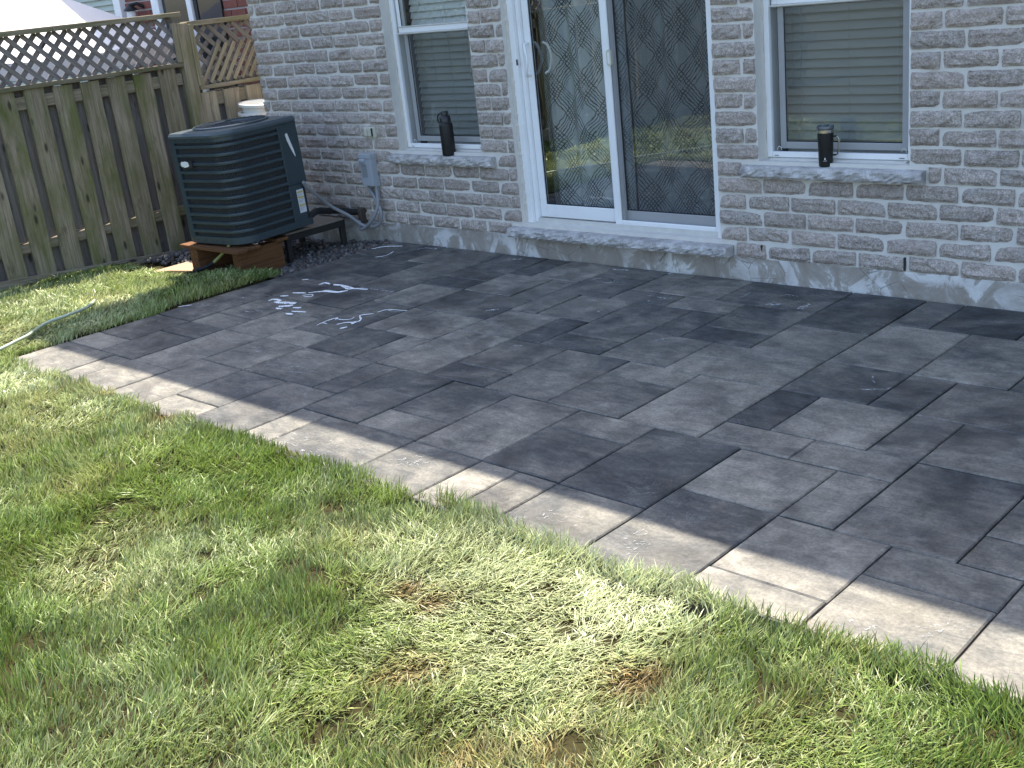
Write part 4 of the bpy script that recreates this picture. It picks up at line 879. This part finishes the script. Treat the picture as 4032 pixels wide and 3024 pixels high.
# ---------------------------------------------------------------- garden hose
hp = [back(u, v, 2, z) for u, v, z in [(-420, 1560, .03), (-150, 1440, .035), (0, 1375, .045), (60, 1345, .048), (110, 1320, .045), (150, 1292, .03), (190, 1268, .040), (260, 1243, .052), (320, 1220, .055), (350, 1205, .055), (366, 1190, .045), (372, 1182, .0)]]
hs = MB().tube(spline(hp, 8), .0098, 10).build('garden_hose', 'hose_green', None, True); tag(hs, 'pale green garden hose lying in the grass beside the patio', 'hose')
hp = [back(u, v, 2, z) for u, v, z in [(902, 966, .185), (888, 985, .14), (870, 1005, .1), (850, 1025, .065), (830, 1042, .035), (800, 1056, .012), (760, 1068, .0)]]
h2 = empty('drain_hose', tuple(hp[0])); h2.location = (0, 0, 0); tag(h2, 'yellow-green hose end bending down from under the air conditioner', 'hose')
sp_ = spline(hp, 8); MB().tube(sp_[:30], .0115, 10).build('hose_tube', 'hose_tip', h2, True); MB().tube(sp_[27:], .0135, 10).build('hose_sleeve', 'black_foam', h2, True)

# ---------------------------------------------------------------- white pails stacked beyond the house corner
for i in range(3):
    zz = .435 + i * .065; pr_ = [(.115, 0), (.155, .365), (.158, .37), (.182, .372), (.184, .392), (.176, .396), (.160, .392), (.150, .36), (.112, .01)]
    o = MB().lathe(pr_, n=40).build('plastic_pail', 'white_plastic', None, True, 40); o.location = (-7.83 + .008 * i, .185 - .012 * i, zz + .03); o.rotation_euler = (math.radians(3 - 2 * i), math.radians(2 * i), 0)
    tag(o, ['lowest of three nested white plastic pails behind the air conditioner', 'middle of three nested white plastic pails behind the air conditioner', 'topmost of three nested white plastic pails behind the air conditioner'][i], 'pail', 'nested white pails')
tag(MB().bbox(-8.0, -7.60, .02, .40, -.12, .464, .01).build('storage_crate', 'stand_black'), 'dark storage crate under the white pails behind the air conditioner', 'crate')

# ---------------------------------------------------------------- next door, beyond the fence
NY = 1.25; nxa = lambda u, v=40: back(u, v, 1, NY)[0]
nh = empty('neighbour_house', (-11, NY, -.2)); tag(nh, 'red brick house with white framed patio door beyond the fence', 'house'); nh.location = (0, 0, 0)
nw = MB().box(-20, -8.75, NY + .012, NY + .25, -.3, 5).build('wall', 'red_mortar', nh)
RB = [MB().bbox(-.115, .115, 0, .06, -.036, .036, .003).mesh('brick') for _ in range(2)]
for me in RB: me.materials.append(MT['red_brick'])
nb = 0
for (ua, ub) in ((498, 618), (882, 1010)):
    xa, xb = nxa(ua), nxa(ub)
    for r in range(-2, 16):
        z = 1.05 + r * .089; x = xa - .24 + (.12 if r % 2 else 0)
        while x < xb + .1:
            if xa - .02 < x + .115 < xb + .14:
                o = link('brick', RB[nb % 2], None, nw); o.location = (x + .115, NY, z); nb += 1
            x += .242
dz0, dz1 = -.2, 2.3
def npart(name, mat, ua, ub, y0, y1, z0=dz0, z1=dz1, par=None): return MB().bbox(nxa(ua), nxa(ub), NY + y0, NY + y1, z0, z1, .004).build(name, mat, par or nh)
npart('door_frame', 'vinyl', 616, 644, -.05, .02); npart('door_glass', 'dark_glass', 646, 752, -.01, .011); npart('door_stile', 'vinyl', 754, 773, -.05, .02); npart('door_gasket', 'rubber_black', 775, 788, -.03, .015); npart('window_glass', 'dark_glass', 790, 880, -.02, .011); npart('corner_board', 'vinyl', 470, 496, -.06, .02)
xa, xb = nxa(-250), nxa(468)
for k in range(30): MB().add([(xa, NY - .03, .35 + k * .062), (xb, NY - .03, .35 + k * .062), (xb, NY - .008, .35 + k * .062 + .061), (xa, NY - .008, .35 + k * .062 + .061), (xa, NY - .005, .35 + k * .062), (xb, NY - .005, .35 + k * .062)], [(0, 1, 2, 3), (0, 4, 5, 1)]).build('siding_board', 'siding_green', nh)
nt = MB().box(-16, -8.3, -4, NY, -.35, -.145).build('neighbour_terrace', 'neighbour_stone'); tag(nt, 'pale stone terrace in the yard beyond the fence', kind='structure')
# wall lamp beside that door
lm = empty('wall_lamp', (0, 0, 0)); lx = nxa(560, 40); lz = back(560, 40, 1, NY)[2]; tag(lm, 'black wall lantern on the red brick beyond the fence', 'lamp')
MB().lathe([(.025, -.09), (.05, -.085), (.045, 0), (.03, .005)], (lx - .02, NY - .12, lz), 16).build('lantern_glass', 'white_plastic', lm, True, 40)
MB().lathe([(.075, .006), (.07, .02), (.035, .05), (.012, .07)], (lx - .02, NY - .12, lz), 16).tube([(lx - .02, NY - .12, lz + .06), (lx + .03, NY - .06, lz + .07), (lx + .05, NY - .003, lz + .03)], .018, 8).build('lantern_hood', 'bottle_black', lm, True, 40)
# low bright planter edge and table seen through the lattice
pt = MB(); pt.bbox(-9.75, -9.45, -2.6, .9, -.14, .62, .02); tag(pt.build('planter_wall', 'neighbour_stone'), 'low pale stone planter wall behind the lattice fence', 'planter')
# patio umbrella
UX = -10.75; ap = back(25, -75, 0, UX); rimz = 1.50; UR = 1.42
um = empty('patio_umbrella', (UX, ap[1], -.15)); tag(um, 'large off-white patio umbrella open beyond the fence', 'umbrella'); um.location = (0, 0, 0)
V, Fc = [(UX, ap[1], ap[2])], []; ns, nr = 8, 6
for k in range(ns * 6):
    a = 2 * math.pi * k / (ns * 6) + .2; seg = (k % 6) / 6; sag = 1 - .055 * math.sin(math.pi * seg)
    for j in range(1, nr + 1):
        t = j / nr; V.append((UX + UR * t * sag * math.cos(a), ap[1] + UR * t * sag * math.sin(a), ap[2] + (rimz - ap[2]) * (t ** 1.12) - .035 * math.sin(math.pi * seg) * t))
    V.append((V[-1][0], V[-1][1], V[-1][2] - .14))
st_ = nr + 1; nk = ns * 6
for k in range(nk):
    a, b = 1 + k * st_, 1 + ((k + 1) % nk) * st_; Fc.append((0, a, b))
    for j in range(st_ - 1): Fc.append((a + j, a + j + 1, b + j + 1, b + j))
m_ = MB().add(V, Fc); m_.fix = True; m_.build('canopy', 'umbrella_cloth', um)
MB().lathe([(.02, 0), (.02, ap[2] + .2)], (UX, ap[1], -.15), 12).build('pole', 'pole_metal', um)
MB().lathe([(.045, ap[2] - .03), (.05, ap[2] + .02), (.03, ap[2] + .07), (.01, ap[2] + .09)], (UX, ap[1], 0), 14).build('finial', 'pole_metal', um)
for k in range(8): a = 2 * math.pi * k / 8 + .2; MB().tube([(UX, ap[1], ap[2] - .02), (UX + UR * .97 * math.cos(a), ap[1] + UR * .97 * math.sin(a), rimz - .012)], .008, 6).build('rib', 'pole_metal', um)
# tree over the side fence, mirrored in the window panes
def tree(x, y, h, rad, label, seed):
    R = np.random.default_rng(seed); t = empty('tree', (x, y, -.15)); tag(t, label, 'tree', 'trees beyond the side fence')
    tr = MB().tube([(0, 0, 0), (.05, .03, h * .25), (-.04, .02, h * .5), (.02, 0, h * .75)], [.14, .11, .08, .03], 10)
    for k in range(9): a = 2.4 * k; z = h * (.3 + .05 * k); tr.tube([(0, 0, z), (rad * .4 * math.cos(a), rad * .4 * math.sin(a), z + .4), (rad * .75 * math.cos(a), rad * .75 * math.sin(a), z + .6)], [.05, .03, .012], 6)
    tr.build('trunk', 'bark', t, True)
    nc = 60; cc = R.normal(0, 1, (nc, 3)); cc /= np.linalg.norm(cc, axis=1)[:, None]; cc = cc * R.uniform(.45, 1, (nc, 1)) * np.array([rad, rad, h * .33]) + np.array([0, 0, h * .68])
    n = 7000; c = cc[R.integers(0, nc, n)] + R.normal(0, .22, (n, 3)); d1_ = R.normal(0, 1, (n, 3)); d1_ /= np.linalg.norm(d1_, axis=1)[:, None]; d2_ = np.cross(d1_, R.normal(0, 1, (n, 3))); d2_ /= np.linalg.norm(d2_, axis=1)[:, None]
    s_ = R.uniform(.04, .075, (n, 1)); VV = np.stack([c - d1_ * s_, c + d2_ * s_ * .5, c + d1_ * s_, c - d2_ * s_ * .5], 1).reshape(-1, 3)
    link('crown', npmesh('crown', VV, np.arange(n * 4).reshape(-1, 4)), 'leaf', t)
tree(-10.4, -6.6, 4.6, 1.7, 'leafy green tree beyond the side fence farther from the house', 1); tree(-10.2, -3.9, 3.6, 1.0, 'slim leafy tree beyond the side fence nearer the house', 2)

# ---------------------------------------------------------------- gravel beside the patio
def gravel():
    import bmesh
    bm = bmesh.new(); bmesh.ops.create_icosphere(bm, subdivisions=1, radius=1); bv = np.array([v.co[:] for v in bm.verts]); bf = np.array([[v.index for v in f.verts] for f in bm.faces]); bm.free()
    R = np.random.default_rng(5); n = 4200; x = R.uniform(-8.0, PX0 + .0, n); y = R.uniform(-1.02, -.01, n); k = ~((x < -7.45) & (R.random(n) < .4)); x, y = x[k], y[k]; n = len(x)
    s = R.uniform(.008, .021, n) * np.where(R.random(n) < .12, 1.4, 1); z = -.075 + .035 * vnoise(x, y, .3, 9) + .035 * np.clip((y + .9) * 0 + (x + 6.9) / .7, 0, 1) + R.uniform(-.008, .012, n)
    sc = s[:, None] * R.uniform(.6, 1.15, (n, 3)); A = R.normal(0, 1, (n, 3, 3)); Q, _ = np.linalg.qr(A)
    jit = 1 + R.uniform(-.22, .22, (n, len(bv), 1)); V = np.einsum('nij,nvj->nvi', Q, bv[None] * sc[:, None, :] * jit) + np.stack([x, y, z], 1)[:, None]
    Fx = (bf[None] + (np.arange(n) * len(bv))[:, None, None]).reshape(-1, 3)
    pal_ = np.array([(.09, .085, .08), (.14, .13, .125), (.06, .057, .056), (.17, .14, .12), (.11, .08, .065), (.24, .23, .22), (.12, .115, .12)]); c = pal_[R.choice(7, n, p=[.24, .2, .2, .12, .12, .04, .08])] * R.uniform(.75, 1.2, (n, 1))
    return npmesh('gravel', V.reshape(-1, 3), None, Fx, np.repeat(c, len(bv), 0))
tag(link('gravel', gravel(), 'pebble'), 'dark mixed gravel under and around the air conditioner', kind='stuff')

# ---------------------------------------------------------------- grass
def grass():
    R = np.random.default_rng(11)
    def region(x, y):                                    # where grass grows
        edge = PYF + .012 + .05 * (vnoise(x, y * 0 + 3, .22, 21) - .42) + .03 * (vnoise(x, y * 0 + 7, .07, 22) - .5)
        front = y < edge
        le = PX0 - .004 + .035 * (vnoise(y, x * 0 + 5, .2, 23) - .5)
        back_lim = -1.0 + .10 * (vnoise(x, y, .25, 24) - .5) - .22 * np.clip((-6.6 - x) / .5, 0, 1)
        left = (x < le) & (x > FX + .03 + .04 * vnoise(x, y, .1, 25)) & (y < back_lim)
        stone = (x > -7.42) & (x < -6.82) & (y > -1.30)
        return (front | left) & (x > FX + .02) & ~stone
    def proj(x, y, z=0.):
        d = np.stack([x - CAMP[0], y - CAMP[1], np.full_like(x, z - CAMP[2])], 1) @ ROT.T
        return W / 2 + F * d[:, 0] / d[:, 2], H / 2 + F * d[:, 1] / d[:, 2], d[:, 2]
    xs_, ys_ = [], []
    n0 = 1100000; x = R.uniform(FX, 2.2, n0); y = R.uniform(-5.4, -.85, n0); area = (2.2 - FX) * 4.55
    u, v, dd = proj(x, y); ok = (dd > .6) & region(x, y)
    infr = (u > -150) & (u < W + 150) & (v > -100) & (v < H + 260)
    dens = np.where(infr, np.clip(21000 * (3.6 / np.maximum(dd, 1)) ** 1.0, 9000, 21000), np.where((u > -1500) & (u < W + 1500) & (v < H + 1500), 2600, 700))
    keep = ok & (R.random(n0) < dens / (n0 / area)); x, y = x[keep], y[keep]; far = ~infr[keep]
    # broad patches
    lush = vnoise(x, y, .55, 31); pale = vnoise(x, y, .75, 32) * .62 + vnoise(x, y, .28, 33) * .38; clump = vnoise(x, y, .085, 34); dry = vnoise(x, y, .33, 35)
    def spot(u_, v_, r):
        c = back(u_, v_, 2, 0); return np.exp(-((x - c[0]) ** 2 + (y - c[1]) ** 2) / (r * r))
    pale = pale + .34 * spot(1900, 2330, .42) + .30 * spot(2300, 2480, .35) + .22 * spot(120, 1500, .3) + .2 * spot(2500, 2350, .25) + .2 * spot(2050, 2650, .3) - .30 * spot(3600, 2780, .45) - .30 * spot(1600, 2900, .4) - .22 * spot(900, 2000, .6) - .25 * spot(1750, 1950, .25) - .2 * spot(2900, 2900, .4) - .2 * spot(1000, 2150, .3)  # pale tone: dry grass plus light off flattened blades, put into the colour
    brown = sum(a * spot(*s_) for a, s_ in ((1, (1600, 2340, .055)), (1, (1720, 2385, .06)), (.8, (2460, 2700, .09)), (.9, (2540, 2690, .06)), (.7, (1850, 2990, .1)), (.8, (2200, 2990, .09)), (.6, (1650, 2640, .10)), (.7, (650, 1640, .05)), (.6, (650, 1660, .06)), (.5, (420, 1560, .06)), (.6, (1180, 1800, .05)), (.5, (100, 1370, .06)), (.5, (200, 1340, .05)), (.4, (1500, 2700, .1)), (.5, (1700, 2020, .05)), (.6, (3200, 2470, .04))))
    hole = sum(a * spot(*s_) for a, s_ in ((1.1, (2260, 2935, .055)), (.9, (800, 2370, .06)), (.7, (330, 2240, .05)), (.8, (640, 1880, .03)), (.7, (380, 2080, .05)), (.8, (100, 2560, .06)), (.7, (170, 2740, .07)), (.6, (1250, 2880, .06)), (.7, (2140, 2330, .05)), (.6, (3470, 2700, .04)), (.6, (520, 2840, .05))))
    gap = vnoise(x, y, .11, 41) * .6 + vnoise(x, y, .045, 42) * .4
    keep = (R.random(len(x)) > np.clip(hole * 1.1, 0, .97)) & (R.random(len(x)) > np.clip((.33 - gap) * 6, 0, .9)) & (R.random(len(x)) > .45 * np.clip(brown, 0, 1))
    x, y, lush, pale, clump, dry, brown, far = (a[keep] for a in (x, y, lush, pale, clump, dry, brown, far)); n = len(x); print('blades', n)
    ang = 2 * math.pi * (.16 + .55 * (vnoise(x, y, .7, 51) - .5) + .5 * (vnoise(x, y, .16, 52) - .5)) + R.normal(0, 1.05, n)
    lay = np.clip(.76 + .8 * (vnoise(x, y, .4, 53) - .5) + .5 * (vnoise(x, y, .1, 54) - .5) + .25 * (pale - .5) + R.normal(0, .17, n), .08, .97)
    edge_d = np.minimum(np.abs(y - PYF), np.where(y > PYF, np.abs(x - PX0), 9)); up = edge_d < .09
    lay = np.where(up, lay * R.uniform(.45, .95, n), lay)
    L = R.uniform(.026, .066, n) * (.80 + .35 * lush) * (.8 + .4 * clump); L *= np.where(R.random(n) < .05, 1.35, 1); L = np.where(brown > .4, L * .75, L)
    wd = R.uniform(.0010, .0026, n) * np.where(far, 2.2, 1); dist = np.hypot(x - CAMP[0], y - CAMP[1]); wd *= np.clip(dist / 4.2, .85, 1.5)
    z0 = lawn_z(x, y) + .004
    ux, uy = np.cos(ang), np.sin(ang); tw = R.normal(0, .7, n); sxv, syv = -np.sin(ang + tw), np.cos(ang + tw)
    hz = np.sqrt(1 - lay ** 2 * .96); V = np.empty((n, 7, 3)); k = 0
    for t, wf in ((0., .8), (.36, 1.0), (.72, .72), (1., 0)):
        hor = L * lay * (t ** 1.35); ver = L * hz * t * (1 - .28 * t * lay) + .010 * clump * t
        px, py, pz = x + ux * hor, y + uy * hor, z0 + ver
        if wf == 0: V[:, 6] = np.stack([px, py, pz], 1)
        else:
            V[:, k] = np.stack([px - sxv * wd * wf, py - syv * wd * wf, pz], 1); V[:, k + 1] = np.stack([px + sxv * wd * wf, py + syv * wd * wf, pz + wd * .25 * tw], 1); k += 2
    b = np.arange(n)[:, None] * 7
    Fq = np.concatenate([b + np.array([[0, 1, 3, 2]]), b + np.array([[2, 3, 5, 4]])]); Ft = b + np.array([[4, 5, 6]])
    g1, g2, g3, g4 = np.array((.115, .185, .030)), np.array((.23, .31, .075)), np.array((.46, .50, .27)), np.array((.55, .47, .24)); gb = np.array((.33, .19, .085))
    c = g1 + (g2 - g1) * np.clip(.5 + .55 * (lush - .5) + R.normal(0, .3, n), 0, 1)[:, None]
    pf_ = np.clip((pale - .40) * 1.35 + R.normal(.10, .30, n), 0, 1)[:, None]; c = c + (g3 - c) * pf_
    df = np.clip((dry - .62) * 1.2 + R.normal(-.10, .26, n), 0, 1)[:, None] * .8; c = c + (g4 - c) * df
    bf_ = .75 * np.clip(brown * 1.1 + R.normal(-.12, .2, n) * (brown > .08), 0, 1)[:, None]; c = c + (gb * R.uniform(.6, 1.5, (n, 1)) - c) * bf_
    c *= R.uniform(.62, 1.38, (n, 1)) * (.80 + .42 * clump[:, None]); col = np.repeat(c[:, None], 7, 1); col[:, :2] = col[:, :2] * .7 + np.array((.30, .28, .12)) * .22  # clump factor paints in how light catches tufts lying different ways
    return npmesh('grass', V.reshape(-1, 3), Fq, Ft, np.clip(col.reshape(-1, 3), .005, .8))
tag(link('grass', grass(), 'grass'), 'matted green and straw-pale lawn grass round the patio', kind='stuff')
